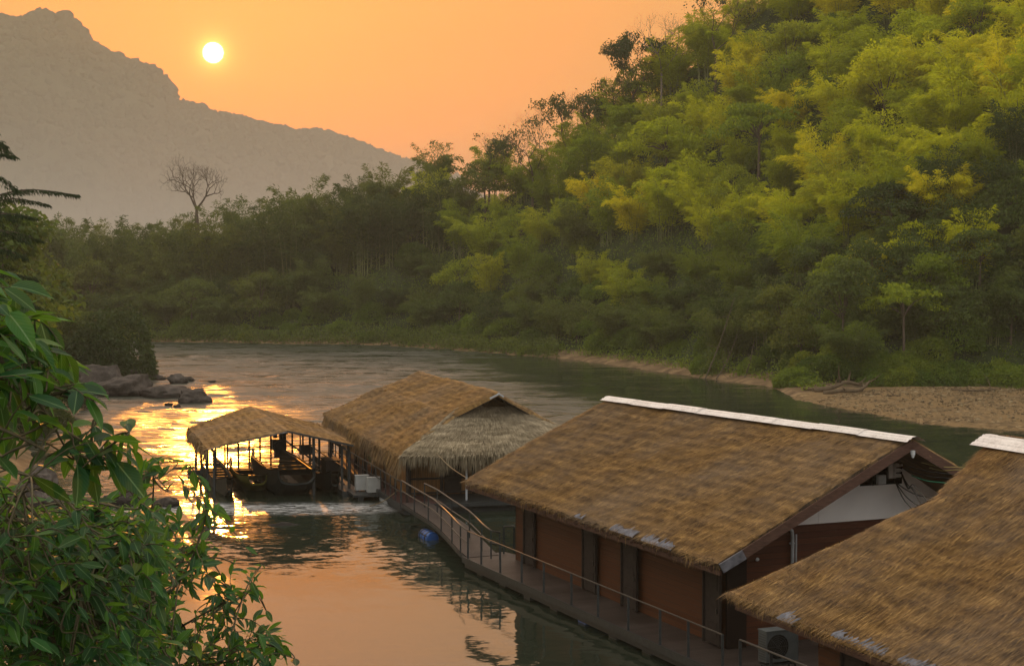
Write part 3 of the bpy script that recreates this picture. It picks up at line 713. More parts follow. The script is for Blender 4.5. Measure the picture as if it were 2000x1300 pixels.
# ------------------------------------------------------------ thatch
def bil(c, s, t):
    s = np.asarray(s)[:, None]; t = np.asarray(t)[:, None]
    return (c[0] * (1 - s) + c[1] * s) * (1 - t) + (c[3] * (1 - s) + c[2] * s) * t
def thatch(name, corners, mat, parent, seed, straws=200, fringe=55, fl=(.18, .42), thick=.2, rake=(True, True), sag=0.0, wob=.05, curl=.0, uoff=0.0, hang=.75, sw=.022, gap=None, origin=None):
    """corners: eave first, eave second, ridge above second, ridge above first (top surface)"""
    c = [np.asarray(q, float) for q in corners]; rs = np.random.RandomState(seed)
    Lu = (np.linalg.norm(c[1] - c[0]) + np.linalg.norm(c[2] - c[3])) / 2; Lv = (np.linalg.norm(c[3] - c[0]) + np.linalg.norm(c[2] - c[1])) / 2
    n0 = unit(np.cross(c[1] - c[0], c[3] - c[0])); n0 = n0 if n0[2] > 0 else -n0
    ns, nt_ = max(2, int(Lu / .3)), max(2, int(Lv / .3))
    S, T = np.meshgrid(np.linspace(0, 1, ns + 1), np.linspace(0, 1, nt_ + 1)); s, t = S.ravel(), T.ravel()
    Su = lambda s_: np.asarray(s_) * Lu + uoff
    al0 = unit(c[1] - c[0]); up0 = unit(np.cross(n0, al0)); up0 = up0 if up0[2] > 0 else -up0
    def UVc(s_, t_):
        if origin is None: return np.stack([Su(s_), np.asarray(t_) * Lv], 1)
        p = bil(c, s_, t_) - np.asarray(origin); return np.stack([p @ al0, p @ up0], 1)
    def surf(s_, t_):
        p = bil(c, s_, t_); u_, v_ = UVc(s_, t_).T
        h = (vnoise(u_ + seed * 7, v_, 1.7, seed) - .5) * wob * 2 + (vnoise(u_ + seed * 3, v_ * 1.0, .45, seed + 1) - .5) * wob
        h = h - sag * np.sin(np.asarray(t_) * math.pi) - curl * np.clip(1 - v_ / 1.1, 0, 1) ** 2
        edge = np.minimum(np.asarray(s_), 1 - np.asarray(s_)) * Lu
        h = h - .05 * np.clip(1 - edge / .25, 0, 1) ** 2
        return p + n0 * h[:, None]
    top = surf(s, t); uv = UVc(s, t); b = MB(); k = ns + 1
    f = [(i * k + j, i * k + j + 1, (i + 1) * k + j + 1, (i + 1) * k + j) for i in range(nt_) for j in range(ns)]
    b.add(top, f, 0, uv)
    bot = bil(c, s, t) - n0 * thick; b.add(bot, [q[::-1] for q in f], 0, uv * .5)
    off = len(top)
    ring = [j for j in range(k)] + [i * k + ns for i in range(1, nt_ + 1)] + [nt_ * k + j for j in range(ns - 1, -1, -1)] + [i * k for i in range(nt_ - 1, 0, -1)]
    rv = np.concatenate([top[ring], bot[ring]]); m_ = len(ring)
    b.add(rv, [(j, (j + 1) % m_, m_ + (j + 1) % m_, m_ + j)[::-1] for j in range(m_)], 0, np.concatenate([uv[ring], uv[ring]]))
    # straws lying on the slope
    n = int(Lu * Lv * straws); s_ = rs.uniform(0, 1, n); t_ = rs.uniform(.0, 1, n)
    cw = 1 if Lv < .1 else .42 / Lv; t_ = np.clip(np.round(t_ / cw) * cw * .35 + t_ * .65, 0, 1)
    base = surf(s_, t_) + n0 * .012
    dn = nrm(bil(c, s_, np.clip(t_ - .02, -1, 1)) - bil(c, s_, t_ + .02)) if origin is None else np.tile(-up0, (len(s_), 1)); al = unit(c[1] - c[0])
    d = nrm(dn + al * (rs.normal(0, .16, n) + .22 * (vnoise(Su(s_), t_ * Lv, .8, seed + 4) - .5))[:, None] + n0 * rs.uniform(.0, .16, n)[:, None])
    L = rs.uniform(.12, .40, n); Wd = rs.uniform(.5, 1.3, n) * sw
    sd = nrm(np.cross(d, n0 + rdir(rs, n) * .25)); tip = base + d * L[:, None]
    V = np.stack([base - sd * Wd[:, None] * .5, base + sd * Wd[:, None] * .5, tip], 1).reshape(-1, 3)
    uvs = np.repeat(UVc(s_, t_), 3, 0); uvs[2::3, 1] -= L
    # fringe along the eave and the rakes
    def edge_straw(n, ss, tt, dirs, ll):
        p = surf(ss, tt) - n0 * rs.uniform(0, thick, n)[:, None]
        d = nrm(dirs + rdir(rs, n) * .22); L = rs.uniform(*ll, n) * (.7 + .6 * vnoise(Su(ss), tt * Lv, .35, seed + 8)); p = p - d * .08
        Wd = rs.uniform(.6, 1.5, n) * sw * 1.15; sd = nrm(np.cross(d, rdir(rs, n)))
        tp = p + d * L[:, None]; tp[:, 2] -= L * .25; md = p + d * L[:, None] * .55
        v = np.stack([p - sd * Wd[:, None] * .5, p + sd * Wd[:, None] * .5, tp], 1).reshape(-1, 3)
        u = np.repeat(UVc(ss, tt), 3, 0); u[2::3, 1] -= L
        return v, u
    n = int(Lu * fringe); ss = rs.uniform(0, 1, n)
    if gap is not None: ss = ss[[not any(a < q < b_ and rs.rand() < .85 for a, b_ in gap) for q in ss]]; n = len(ss)
    dd = nrm(nrm(c[0] - c[3])[None] * (1 - hang) + np.array([[0, 0, -1.]]) * hang) + np.zeros((n, 3))
    v1, u1 = edge_straw(n, ss, np.zeros(n), dd, fl)
    VV_ = [V, v1]; UU = [uvs, u1]
    for e, on in ((0., rake[0]), (1., rake[1])):
        if not on: continue
        n = int(Lv * fringe * .55); tt = rs.uniform(0, 1, n); o_ = al if e else -al
        dd = nrm((unit(c[0] - c[3]) * .75 + o_ * .35 + np.array([0, 0, -.35]))[None]) + np.zeros((n, 3))
        v2, u2 = edge_straw(n, np.full(n, e), tt, dd, (.10, .26)); VV_.append(v2); UU.append(u2)
    V = np.concatenate(VV_); U_ = np.concatenate(UU)
    b.add(V, np.arange(len(V)).reshape(-1, 3), 0, U_)
    return b.build(name, mat, parent)

def frame(az):
    u = np.array([math.sin(R(az)), math.cos(R(az)), 0]); v = np.array([u[1], -u[0], 0]); return u, v
Z = np.array([0, 0, 1.])
def wallquad(b, p0, p1, z0, z1a, z1b=None, th=.08, nrmv=None, holes=None):
    """a board wall between two ground points, uv in metres"""
    z1b = z1a if z1b is None else z1b
    p0 = np.array([p0[0], p0[1], 0.]); p1 = np.array([p1[0], p1[1], 0.]); d = unit(p1 - p0); L = np.linalg.norm(p1 - p0); n = np.array([d[1], -d[0], 0]) * th
    a = [p0 + Z * z0, p1 + Z * z0, p1 + Z * z1b, p0 + Z * z1a]; uv = [(0, z0), (L, z0), (L, z1b), (0, z1a)]
    v = a + [q + n for q in a]
    b.add(v, [(3, 2, 1, 0), (4, 5, 6, 7), (0, 1, 5, 4), (1, 2, 6, 5), (2, 3, 7, 6), (3, 0, 4, 7)], 0, uv + uv)
def ridge_cap(name, parent, a, b_, v, drop, w, npan, mat, ribs=4, lift=.05, rag=.02, seed=1):
    """bent metal sheets laid over the ridge, each its own panel"""
    rs = np.random.RandomState(seed); a = np.asarray(a, float); b_ = np.asarray(b_, float); u = unit(b_ - a); L = np.linalg.norm(b_ - a)
    for k in range(npan):
        m_ = MB(); s0 = L * k / npan; s1 = L * (k + 1) / npan + .07; z_ = lift + (k % 2) * .012 + rs.uniform(0, .012)
        nn_ = 26; q = np.linspace(-1, 1, nn_); ws = w * (1 + rs.uniform(-rag, rag) * 3)
        zz_ = -np.abs(q) ** 1.0 * ws * drop * 1.0 - .0 + .06 * (1 - np.minimum(1, np.abs(q) * 5)) ** 2 * -1 + .012 * (np.cos(q * ribs * 2 * math.pi) )
        vv = []
        for s_ in (s0, (s0 + s1) / 2, s1):
            for q_, z2 in zip(q, zz_): vv.append(a + u * s_ + v * q_ * ws + Z * (z_ + z2 + rs.uniform(-.004, .004)))
        f = [(i * nn_ + j, i * nn_ + j + 1, (i + 1) * nn_ + j + 1, (i + 1) * nn_ + j) for i in range(2) for j in range(nn_ - 1)]
        m_.add(vv, f); top = len(vv); m_.add(np.array(vv) - Z * .006, [x[::-1] for x in f])
        m_.build('ridge_panel', mat, parent, smooth=False)
m, t, out = newmat('white_ridge_metal')
n_ = nz(t, 1.2, 5, None, .6, (1, 1, 1)); n2 = nz(t, 14, 4, None, .6)
principled(t, out, ramp(t, M(t, 'ADD', M(t, 'MULTIPLY', n_, .6), M(t, 'MULTIPLY', n2, .4)), [(.3, (.45, .40, .36)), (.5, (.74, .69, .65)), (.7, (.88, .84, .80))]), .4, .5, n2, .2, .01)
MAT['ridge_metal'] = m
m, t, out = newmat('white_board'); n_ = nz(t, .7, 5)
principled(t, out, ramp(t, n_, [(.3, (.70, .67, .66)), (.7, (.84, .81, .79))]), .7, .2, n_, .1, .01)
MAT['white_board'] = m
def door(parent, p0, p1, z0, z1, out_n):
    """dark recessed door leaf with frame and handle, between two ground points"""
    p0 = np.array([p0[0], p0[1], 0.]); p1 = np.array([p1[0], p1[1], 0.]); d = unit(p1 - p0); L = np.linalg.norm(p1 - p0); c = (p0 + p1) / 2 + out_n * .02
    b = MB(); b.box(c + Z * (z0 + z1) / 2, (L - .1, .03, z1 - z0 - .06), (d, out_n, Z))
    for k in (0, 1, 2): b.box(c + out_n * .02 + Z * (z0 + (z1 - z0) * (.2 + .3 * k)), (L * .6, .015, (z1 - z0) * .2), (d, out_n, Z))
    o = b.build('door', MAT['door_wood'], parent)
    b = MB()
    for e in (-1, 1): b.box(c + d * e * (L / 2 - .02) + out_n * .03 + Z * (z0 + z1) / 2, (.06, .08, z1 - z0), (d, out_n, Z))
    b.box(c + out_n * .03 + Z * (z1 + .03), (L + .06, .08, .06), (d, out_n, Z)); fr = b.build('frame', MAT['door_wood']); fr.parent = o
    fr.location = -np.array(parent.location) if False else (0, 0, 0)
    off = np.array(parent.location)
    for v_ in fr.data.vertices: v_.co = v_.co - Vector(off)
    b = MB(); b.box(c + d * (L / 2 - .14) + out_n * .06 + Z * (z0 + 1.0), (.03, .05, .14), (d, out_n, Z)); h_ = b.build('handle', MAT['rail_steel']); h_.parent = o
    for v_ in h_.data.vertices: v_.co = v_.co - Vector(off)
    return o

# ------------------------------------------------------------ raft house with the white ridge (large, middle right)
E0, E1 = P(1400, 1098, 3.2), P(905, 936, 3.2); RR0, RR1 = P(1778, 853, 6.4), P(1192, 776, 6.4)
u3 = unit(np.array([E1[0] - E0[0], E1[1] - E0[1], 0])); v3 = np.array([u3[1], -u3[0], 0])
h3 = empty('raft_house', (E0[0] + 5, E0[1] + 10, .5), 'long floating house with a brown thatched roof, white metal ridge and orange board walls', 'floating house', 'thatched floating houses')
Er0 = RR0 + (RR0 - E0) * np.array([1, 1, 0]) * .98; Er0[2] = 3.2; Er1 = RR1 + (RR1 - E1) * np.array([1, 1, 0]) * .98; Er1[2] = 3.2
rf3 = thatch('roof', [E0, E1, RR1, RR0], MAT['dull_thatch'], h3, 3, straws=380, fringe=75, sw=.016, fl=(.10, .34), wob=.05, sag=-.05, gap=[(.13, .3), (.42, .5)])
thatch('roof', [Er1, Er0, RR0, RR1], MAT['dull_thatch'], h3, 4, straws=60, fringe=30, wob=.05)
ridge_cap('ridge', h3, RR0 - u3 * .25 + Z * .02, RR1 + u3 * .1 + Z * .02, v3, .52, .34, 8, MAT['ridge_metal'], 3)
# tin sheets that show where the thatch has worn off at the eave
def tin(parent, s0, s1, E0, E1, R0, R1, lift=.03, out_=.16, up=.35, seed=1):
    rs = np.random.RandomState(seed); b = MB(); L = np.linalg.norm(E1 - E0); n = int((s1 - s0) * L / .035); c = [E0, E1, R1, R0]; sl = np.linalg.norm(R0 - E0)
    S = np.linspace(s0, s1, n + 1); vv = []
    n0 = unit(np.cross(E1 - E0, R0 - E0)); n0 = n0 if n0[2] > 0 else -n0
    for row in (-out_, 0, up):
        for i, s_ in enumerate(S):
            tt = row / sl + (rs.uniform(-.14, .16) / sl if row == up else 0)
            vv.append(bil(c, [s_], [tt])[0] + n0 * (lift + .02 * math.cos(i * 1.6) - (.03 if row < 0 else 0)))
    k = n + 1; f = [(r_ * k + j, r_ * k + j + 1, (r_ + 1) * k + j + 1, (r_ + 1) * k + j) for r_ in (0, 1) for j in range(n)]
    b.add(vv, f); return b.build('tin_sheet', MAT['tin'], parent)
tin(h3, .125, .225, E0, E1, RR0, RR1, out_=.10, up=.16, seed=1); tin(h3, .25, .335, E0, E1, RR0, RR1, lift=.035, out_=.10, up=.2, seed=2); tin(h3, .44, .475, E0, E1, RR0, RR1, out_=.05, up=.1, seed=3)
b = MB()
for k in range(24): b.beam(bil([E0, E1, RR1, RR0], [(k + .5) / 24], [.0])[0] - Z * .24, bil([E0, E1, RR1, RR0], [(k + .5) / 24], [.97])[0] - Z * .3, .06, .1)
b.beam(E0 - Z * .30 + v3 * .12, E1 - Z * .30 + v3 * .12, .06, .12)
b.build('rafter', MAT['fascia'], h3)['kind'] = 'stuff'
# barge boards on the near gable
def barge(parent, a, b_, off, w=.26, mat='fascia', nm_='barge_board'):
    m_ = MB(); d = unit(b_ - a); up = unit(Z - d * d[2]); m_.box((a + b_) / 2 + off - up * (w / 2 + .06), (np.linalg.norm(b_ - a), w, .045), (d, up, np.cross(d, up))); return m_.build(nm_, MAT[mat], parent)
o3 = -u3 * .06
kn = E0 + (RR0 - E0) * .115
barge(h3, kn, RR0 - (RR0 - E0) * .012, o3); barge(h3, E0 + Z * .02, kn, o3 - u3 * .01, .27, 'tin', 'barge_end')
barge(h3, RR0 + (Er0 - RR0) * .012, Er0, o3)
# walls
Wc = np.array([5.95, 42.35, 0]); Wf = np.array([.13, 55.8, 0]); uw = unit(Wf - Wc); vw = np.array([uw[1], -uw[0], 0])
Ww = 12.4; D3 = .5
def roofz3(p):
    """underside height of the roof above a ground point"""
    q = p - RR0; vd = abs(q[0] * v3[0] + q[1] * v3[1]); return 6.4 - vd * (3.2 / np.linalg.norm((RR0 - E0)[:2])) - .24
b = MB(); wallquad(b, Wf, Wc, D3, 3.25, th=-.08)
b.build('side_wall', MAT['orange_wall'], h3)
b = MB(); wallquad(b, Wf + vw * Ww, Wc + vw * Ww, D3, 3.25, th=.08); wallquad(b, Wf, Wf + vw * Ww, D3, 3.8, th=.08); b.build('back_wall', MAT['orange_wall'], h3)
b = MB(); wallquad(b, Wc, Wc + vw * Ww, D3, 3.79, th=-.08); b.build('lower_gable_wall', MAT['red_wall'], h3)
def w3(s, z, out_=0.0): return Wc + vw * s + Z * z - uw * out_
# white boarding above, cut round the dark opening
def gz(s):
    s = float(s); ln = 3.79 + (s - .32) * (2.16 / 5.03) if s < 5.35 else 5.95 - (s - 5.35) * .5
    return min(ln, roofz3(w3(s, 0)))
b = MB(); apex = min(np.linspace(0, Ww, 200), key=lambda s: -gz(s)); zb = 3.79
s_l = min(np.linspace(0, apex, 300), key=lambda s: abs(gz(s) - zb)); s_r = min(np.linspace(apex, Ww, 300), key=lambda s: abs(gz(s) - zb))
oS0, oS1, oZ0 = 4.44, 5.93, 4.78
top_o = lambda s: min(gz(s) - .06, 5.10 + (s - 4.44) * .36)
def panel(b, s0, s1, z0f, z1f, n=6):
    for i in range(n):
        a0 = s0 + (s1 - s0) * i / n; a1 = s0 + (s1 - s0) * (i + 1) / n
        b.quad(w3(a0, z0f(a0), .012), w3(a1, z0f(a1), .012), w3(a1, z1f(a1), .012), w3(a0, z1f(a0), .012))
panel(b, s_l, oS0, lambda s: zb, gz); panel(b, oS0, oS1, lambda s: zb, lambda s: oZ0); panel(b, oS0, oS1, top_o, gz); panel(b, oS1, s_r, lambda s: zb, gz, 14)
for s_ in (3.05, 7.4): b.box(w3(s_, (zb + gz(s_) - .1) / 2, .02), (.03, .02, gz(s_) - zb - .1), (vw, uw, Z))
b.build('white_gable_board', MAT['white_board'], h3)
b = MB(); b.quad(w3(oS0, oZ0, -.35), w3(oS1, oZ0, -.35), w3(oS1, 5.6, -.35), w3(oS0, 5.6, -.35)); b.box(w3((oS0 + oS1) / 2, oZ0 + .01, -.17), (oS1 - oS0, .36, .03), (vw, uw, Z)); b.box(w3(oS1, 5.2, -.17), (.03, .36, .8), (vw, uw, Z)); b.box(w3(oS0, 5.2, -.17), (.03, .36, .8), (vw, uw, Z)); b.box(w3(4.9, 5.2, .0), (.05, .04, .85), (vw, uw, Z))
b.build('gable_opening', MAT['black'], h3)
# corner post and doors
b = MB(); b.box(w3(.28, (D3 + 3.1) / 2, .06), (.62, .1, 3.1 - D3), (vw, uw, Z)); b.build('corner_post', MAT['orange_wall'], h3)
def on_wall(px, y0=1092, x0=1007, y1=1268, x1=1415):
    return P(px, y0 + (y1 - y0) * (px - x0) / (x1 - x0), D3) * np.array([1, 1, 0])
for a_, c_ in ((1027, 1048), (1142, 1168), (1218, 1248), (1378, 1411)):
    p0, p1 = on_wall(a_), on_wall(c_); door(h3, p0 - vw * .03, p1 - vw * .03, D3 + .03, 2.75, -vw)
# gable fittings
ins = MB()
for k in range(3): ins.box(w3(5.62, 5.05 + k * .15, .16), (.22, .12, .1), (vw, uw, Z)); ins.tube([w3(5.62 + .05, 5.05 + k * .15, .24), w3(5.62 + .05, 5.05 + k * .15 + .02, .34)], .035, 8)
ins.box(w3(5.5, 5.18, .1), (.26, .06, .42), (vw, uw, Z)); ins.build('insulator_rack', MAT['white_paint'], h3)
b = MB(); b.box(w3(5.12, 4.95, .1), (.26, .12, .26), (vw, uw, Z)); b.box(w3(5.12, 4.95, .165), (.2, .02, .2), (vw, uw, Z)); b.build('junction_box', MAT['grey_plastic'], h3)
b = MB(); ap = RR0 + Z * -.42 - u3 * .12; b.box(ap, (.09, .08, .12), (v3, u3, Z)); b.tube([ap - Z * .06, ap - Z * .14], [.05, .03], 8); b.build('ridge_lamp', MAT['grey_plastic'], h3)
pp = MB(); pp.tube([w3(1.86, 3.72, .10), w3(1.98, 3.73, .10), w3(2.08, 3.66, .10), w3(2.1, 3.5, .10), w3(2.1, .5, .10)], .05, 10)
for z_ in (3.3, 2.5, 1.7): pp.box(w3(2.1, z_, .06), (.16, .06, .04), (vw, uw, Z))
pp.tube([w3(2.22, 3.55, .10), w3(2.22, .5, .10)], .025, 8); pp.build('drain_pipe', MAT['pvc'], h3)
b = MB(); b.tube([w3(.95, 2.9, .05), w3(.82, 2.98, .3)], [.035, .05], 8); b.build('wall_spout', MAT['pvc'], h3)

# ------------------------------------------------------------ raft house in the lower right corner
F0 = P(1415, 1157, 3.25); u4, v4 = frame(-21.5)
F1 = F0 - u4 * 15.5
K0 = P(1937, 849, 7.0); K1 = K0 - u4 * 17
K1[2] = 7.0
_n = np.cross(F0 - F1, K0 - F0); _r = ray(1823, 972); G0 = np.array([0, 0, CAMH]) + _r * (((F0 - np.array([0, 0, CAMH])) @ _n) / (_r @ _n))
h4 = empty('raft_house', tuple(F0 - u4 * 6 + v4 * 6 + np.array([0, 0, -2.75])), 'floating house with coarse brown thatch filling the lower right corner, ridge of striped white metal', 'floating house', 'thatched floating houses')
G1 = F1 + (K1 - F1) * ((G0[2] - 3.25) / 3.75)
thatch('roof', [F1, F0, G0, G1], MAT['dull_thatch'], h4, 11, straws=520, fringe=90, fl=(.08, .26), wob=.05, rake=(True, True), hang=.8, sw=.015, gap=[(.55, .7)], origin=F1)
thatch('roof', [G1, G0, K0, K1], MAT['dull_thatch'], h4, 11, straws=520, fringe=0, wob=.05, rake=(False, True), sw=.015, origin=F1)
hw4 = 6.6
Fr0, Fr1 = F0 + v4 * 2 * hw4, F1 + v4 * 2 * hw4
thatch('roof', [Fr0, Fr1, K1, K0], MAT['dull_thatch'], h4, 13, straws=40, fringe=20, wob=.05)
thatch('end_skirt', [Fr0, F0, G0, G0 + v4 * 5.6], MAT['dull_thatch'], h4, 14, straws=180, fringe=60, wob=.03, fl=(.1, .25))
ridge_cap('ridge', h4, K1, K0 + u4 * .12, v4, .56, .5, 7, MAT['ridge_metal'], 5)
tin(h4, .30, .42, F0, F1, G0, G1, out_=.06, up=.14, seed=5); tin(h4, .45, .55, F0, F1, G0, G1, out_=.06, up=.16, seed=6); tin(h4, .17, .21, F0, F1, G0, G1, up=.12, seed=7)
W4 = F0 - u4 * 3.0 + v4 * .75; W4[2] = 0; W4b = W4 - u4 * 14
b = MB(); wallquad(b, W4b, W4, .5, 3.5, th=.08); wallquad(b, W4, W4 + v4 * 11.5, .5, 3.5, th=-.08); wallquad(b, W4b + v4 * 11.5, W4 + v4 * 11.5, .5, 3.5, th=.08); b.build('side_wall', MAT['orange_wall'], h4)
b = MB(); b.beam(F0 - Z * .28 + v4 * .15 - u4 * .3, F1 - Z * .28 + v4 * .15, .06, .14); b.build('eave_beam', MAT['fascia'], h4)
door(h4, W4 - u4 * 1.9 - v4 * .03, W4 - u4 * .95 - v4 * .03, .53, 2.8, -v4)
door(h4, W4 - u4 * 5.2 - v4 * .03, W4 - u4 * 4.2 - v4 * .03, .53, 2.8, -v4)

# ------------------------------------------------------------ raft house in the middle (golden thatch, Dutch gable)
A0, A1 = P(780, 888, 2.75), P(630, 806, 2.75); C0, C1 = P(973, 764, 5.45), P(818, 725, 5.45)
u2 = unit(np.array([A1[0] - A0[0], A1[1] - A0[1], 0])); v2 = np.array([u2[1], -u2[0], 0]); HW2 = abs((C0 - A0) @ v2)
h2 = empty('raft_house', tuple(A0 + u2 * 10 + v2 * HW2 + np.array([0, 0, -2.25])), 'floating house with golden thatch, shaggy pale gable skirt and upright wooden boards', 'floating house', 'thatched floating houses')
kq = .60; Gl = A0 + (C0 - A0) * kq; Gl = A0 + v2 * HW2 * kq + u2 * 1.9 + Z * (2.70 * kq)
Br0, Br1 = A0 + v2 * 2 * HW2, A1 + v2 * 2 * HW2; Gr = A0 + v2 * HW2 * (2 - kq) + u2 * 1.9 + Z * (2.70 * kq)
Cf = C0 + u2 * .0
Gl1 = A1 + (C1 - A1) * kq; Gr1 = Br1 + (C1 - Br1) * kq
thatch('roof', [A0, A1, Gl1, Gl], MAT['thatch'], h2, 21, straws=260, fringe=120, fl=(.35, .95), wob=.09, curl=.12, hang=.6, rake=(True, True), sw=.022)
thatch('roof', [Gl, Gl1, C1, Cf], MAT['thatch'], h2, 22, straws=260, fringe=0, wob=.08, rake=(True, True), sw=.022)
thatch('roof', [Br1, Br0, Gr, Gr1], MAT['thatch'], h2, 23, straws=50, fringe=40, wob=.08, sw=.03)
thatch('roof', [Gr1, Gr, Cf, C1], MAT['thatch'], h2, 24, straws=50, fringe=0, wob=.08, sw=.03)
for k, (a_, b_) in enumerate(((Cf + (Gl - Cf) * .22, Cf), (Cf, Cf + (Gr - Cf) * .15))): barge(h2, a_ - u2 * .10, b_ - u2 * .10, -u2 * .02, .08, 'pvc', 'gable_trim')
for a_, b_ in ((Gl, Cf), (Cf, Gr)):
    m_ = MB(); m_.beam(a_ - Z * .22 + u2 * .1, b_ - Z * .22 + u2 * .1, .08, .12); m_.build('rafter', MAT['door_wood'], h2)
up_in = u2 * .55
thatch('gable_skirt', [A0 - u2 * .1 + Z * .02, Br0 - u2 * .1 + Z * .02, Gr + up_in + Z * .25 - v2 * .3, Gl + up_in + Z * .25 + v2 * .3], MAT['pale_thatch'], h2, 25, straws=420, fringe=260, fl=(.35, .75), wob=.10, curl=.15, hang=.9, rake=(False, False), sw=.034)
thatch('gable_infill', [Gl + up_in * 2.6 + Z * .2 + v2 * .5, Gr + up_in * 2.6 + Z * .2 - v2 * .5, Cf + up_in * 3.2 - Z * .30 + v2 * .1, Cf + up_in * 3.2 - Z * .30 - v2 * .1], MAT['thatch'], h2, 26, straws=260, fringe=0, wob=.03, rake=(False, False))
# hipped back end
thatch('back_skirt', [Br1, A1, C1 - Z * .1, C1 - Z * .1 + v2 * .1], MAT['thatch'], h2, 27, straws=30, fringe=40, wob=.05)
Q0 = A0 + v2 * 1.0 + u2 * 2.6; Q0[2] = 0; LQ = np.linalg.norm(A1 - A0) - 3.6; WQ = 2 * HW2 - 2.0
b = MB(); wallquad(b, Q0, Q0 + v2 * WQ, .5, 2.95, th=-.08); b.build('front_wall', MAT['bamboo_wall'], h2)
b = MB(); wallquad(b, Q0 + u2 * LQ, Q0, .5, 2.95, th=-.08); wallquad(b, Q0 + u2 * LQ, Q0 + u2 * LQ + v2 * WQ, .5, 2.95, th=.08); wallquad(b, Q0 + u2 * LQ + v2 * WQ, Q0 + v2 * WQ, .5, 3.0, th=.08); b.build('side_wall', MAT['bamboo_wall'], h2)
b = MB()
for s_ in (0, 1.55, 3.1, 4.65, 6.2): b.box(Q0 + v2 * s_ - u2 * .12 + Z * 1.8, (.14, .1, 2.6), (v2, u2, Z))
for z_ in (.62, 1.3, 2.6): b.box(Q0 + v2 * WQ / 2 - u2 * .15 + Z * z_, (WQ, .05, .09), (v2, u2, Z))
b.build('wall_frame', MAT['door_wood'], h2)
door(h2, Q0 + v2 * 1.7 - u2 * .06, Q0 + v2 * 2.5 - u2 * .06, .53, 2.5, -u2)
for s_ in np.linspace(0, 1, 9):
    b = MB(); q = A0 + (A1 - A0) * (.02 + .94 * s_) + v2 * .45; b.tube([q * np.array([1, 1, 0]) + Z * .1, q + Z * -.1], .065, 7); b.build('post', MAT['door_wood'], h2)
for s_ in (.45, .82):
    b = MB(); q = P(911, 900, 2.3) if s_ == .45 else A0 + v2 * 7.6 + u2 * .5; q = np.array([q[0], q[1], 0]); b.tube([q + Z * .1, q + Z * 2.75], .05, 8); b.build('veranda_pole', MAT['pvc'], h2)
b = MB(); c_ = A0 + u2 * (LQ / 2 + 1.4) + v2 * HW2; c_[2] = .40; b.box(c_, (LQ + 3.4, 2 * HW2 - .4, .18), (u2, v2, Z)); c_[2] = .1; b.box(c_, (LQ + 2.6, 2 * HW2 - 1.4, .4), (u2, v2, Z)); b.build('raft_base', MAT['dark_steel'], h2)

# ------------------------------------------------------------ walkways
def railing(parent, pts_, zs, ptimes, h=1.0, mid=False, post='post', r=.032, thick_posts=.07):
    """pts_: ground points; a post at each, a handrail through all"""
    up = [np.array([p_[0], p_[1], z_]) for p_, z_ in zip(pts_, zs)]
    for q in up:
        b = MB(); b.box(q + Z * h / 2, (thick_posts, thick_posts, h), None); b.build(post, MAT['dark_steel'], parent)
    b = MB(); top = np.array(up) + Z * h; b.tube(top, r, 8); b.build('handrail', MAT['rail_steel'], parent)
    if mid: b = MB(); b.tube(np.array(up) + Z * h * mid, r * .8, 6); b.build('mid_rail', MAT['rail_steel'], parent)
def smoothpath(pts_, n=24):
    p_ = np.array(pts_, float); k = len(p_); t_ = np.linspace(0, k - 1, n); out_ = []
    for q in t_:
        i = min(int(q), k - 2); f_ = q - i; p0 = p_[max(i - 1, 0)]; p1 = p_[i]; p2 = p_[i + 1]; p3 = p_[min(i + 2, k - 1)]
        out_.append(.5 * ((2 * p1) + (p2 - p0) * f_ + (2 * p0 - 5 * p1 + 4 * p2 - p3) * f_ ** 2 + (3 * p1 - p0 - 3 * p2 + p3) * f_ ** 3))
    return np.array(out_)
wk = empty('floating_deck', (3, 46, .5), 'dark plank deck with a long post railing beside the orange-walled floating house', 'deck')
O0 = P(905, 1086, .5); O1 = P(1344, 1283, .5); uo = unit(O1 - O0); O2 = O0 + uo * 27
inn0 = Wf + u3 * 1.2 + vw * 0; inn0[2] = .5; inn1 = Wc - uw * 6.5; inn1[2] = .5
b = MB(); LL = np.linalg.norm(O2 - O0)
def deckslab(b, a0, a1, c1, c0, th=.12):
    """a0-a1 outer edge, c0-c1 inner edge"""
    L = np.linalg.norm(a1 - a0); w_ = np.linalg.norm(c0 - a0); uv = [(0, 0), (L, 0), (L, w_), (0, w_)]
    v = [a0, a1, c1, c0]; b.add(v + [q - Z * th for q in v], [(0, 1, 2, 3), (7, 6, 5, 4), (0, 4, 5, 1), (1, 5, 6, 2), (2, 6, 7, 3), (3, 7, 4, 0)], 0, uv + uv)
inn2 = inn1 + v3 * 1.0
deckslab(b, O0, O2, O2 + v3 * 9.5, O0 + v3 * 1.75 + u3 * .3); b.build('planking', MAT['deck'], wk)
b = MB(); b.beam(O0 - Z * .10 - v3 * .03, O2 - Z * .10 - v3 * .03, .07, .22); b.beam(O0 - Z * .33 + v3 * .1, O2 - Z * .33 + v3 * .1, .1, .14)
b.build('edge_beam', MAT['dark_steel'], wk)
for k in range(12):
    q = O0 + uo * (1.2 + 2.1 * k) + v3 * .55; b = MB(); b.tube([q - v3 * .4 - Z * .42, q + v3 * .55 - Z * .42], .28, 12); b.build('float_drum', MAT['blue_plastic'] if k in (4, 7, 8) else MAT['dark_steel'], wk)
pxs = [914, 940, 977, 1019, 1062, 1116, 1168, 1227, 1289, 1344, 1411]
ps = []
for x_ in pxs:
    r_ = ray(x_, 1086 + (x_ - 905) * .4487); q = P(x_, 1086 + (x_ - 905) * .4487, .5); ps.append(q)
railing(wk, ps, [.5] * len(ps), None, 1.0, r=.024)
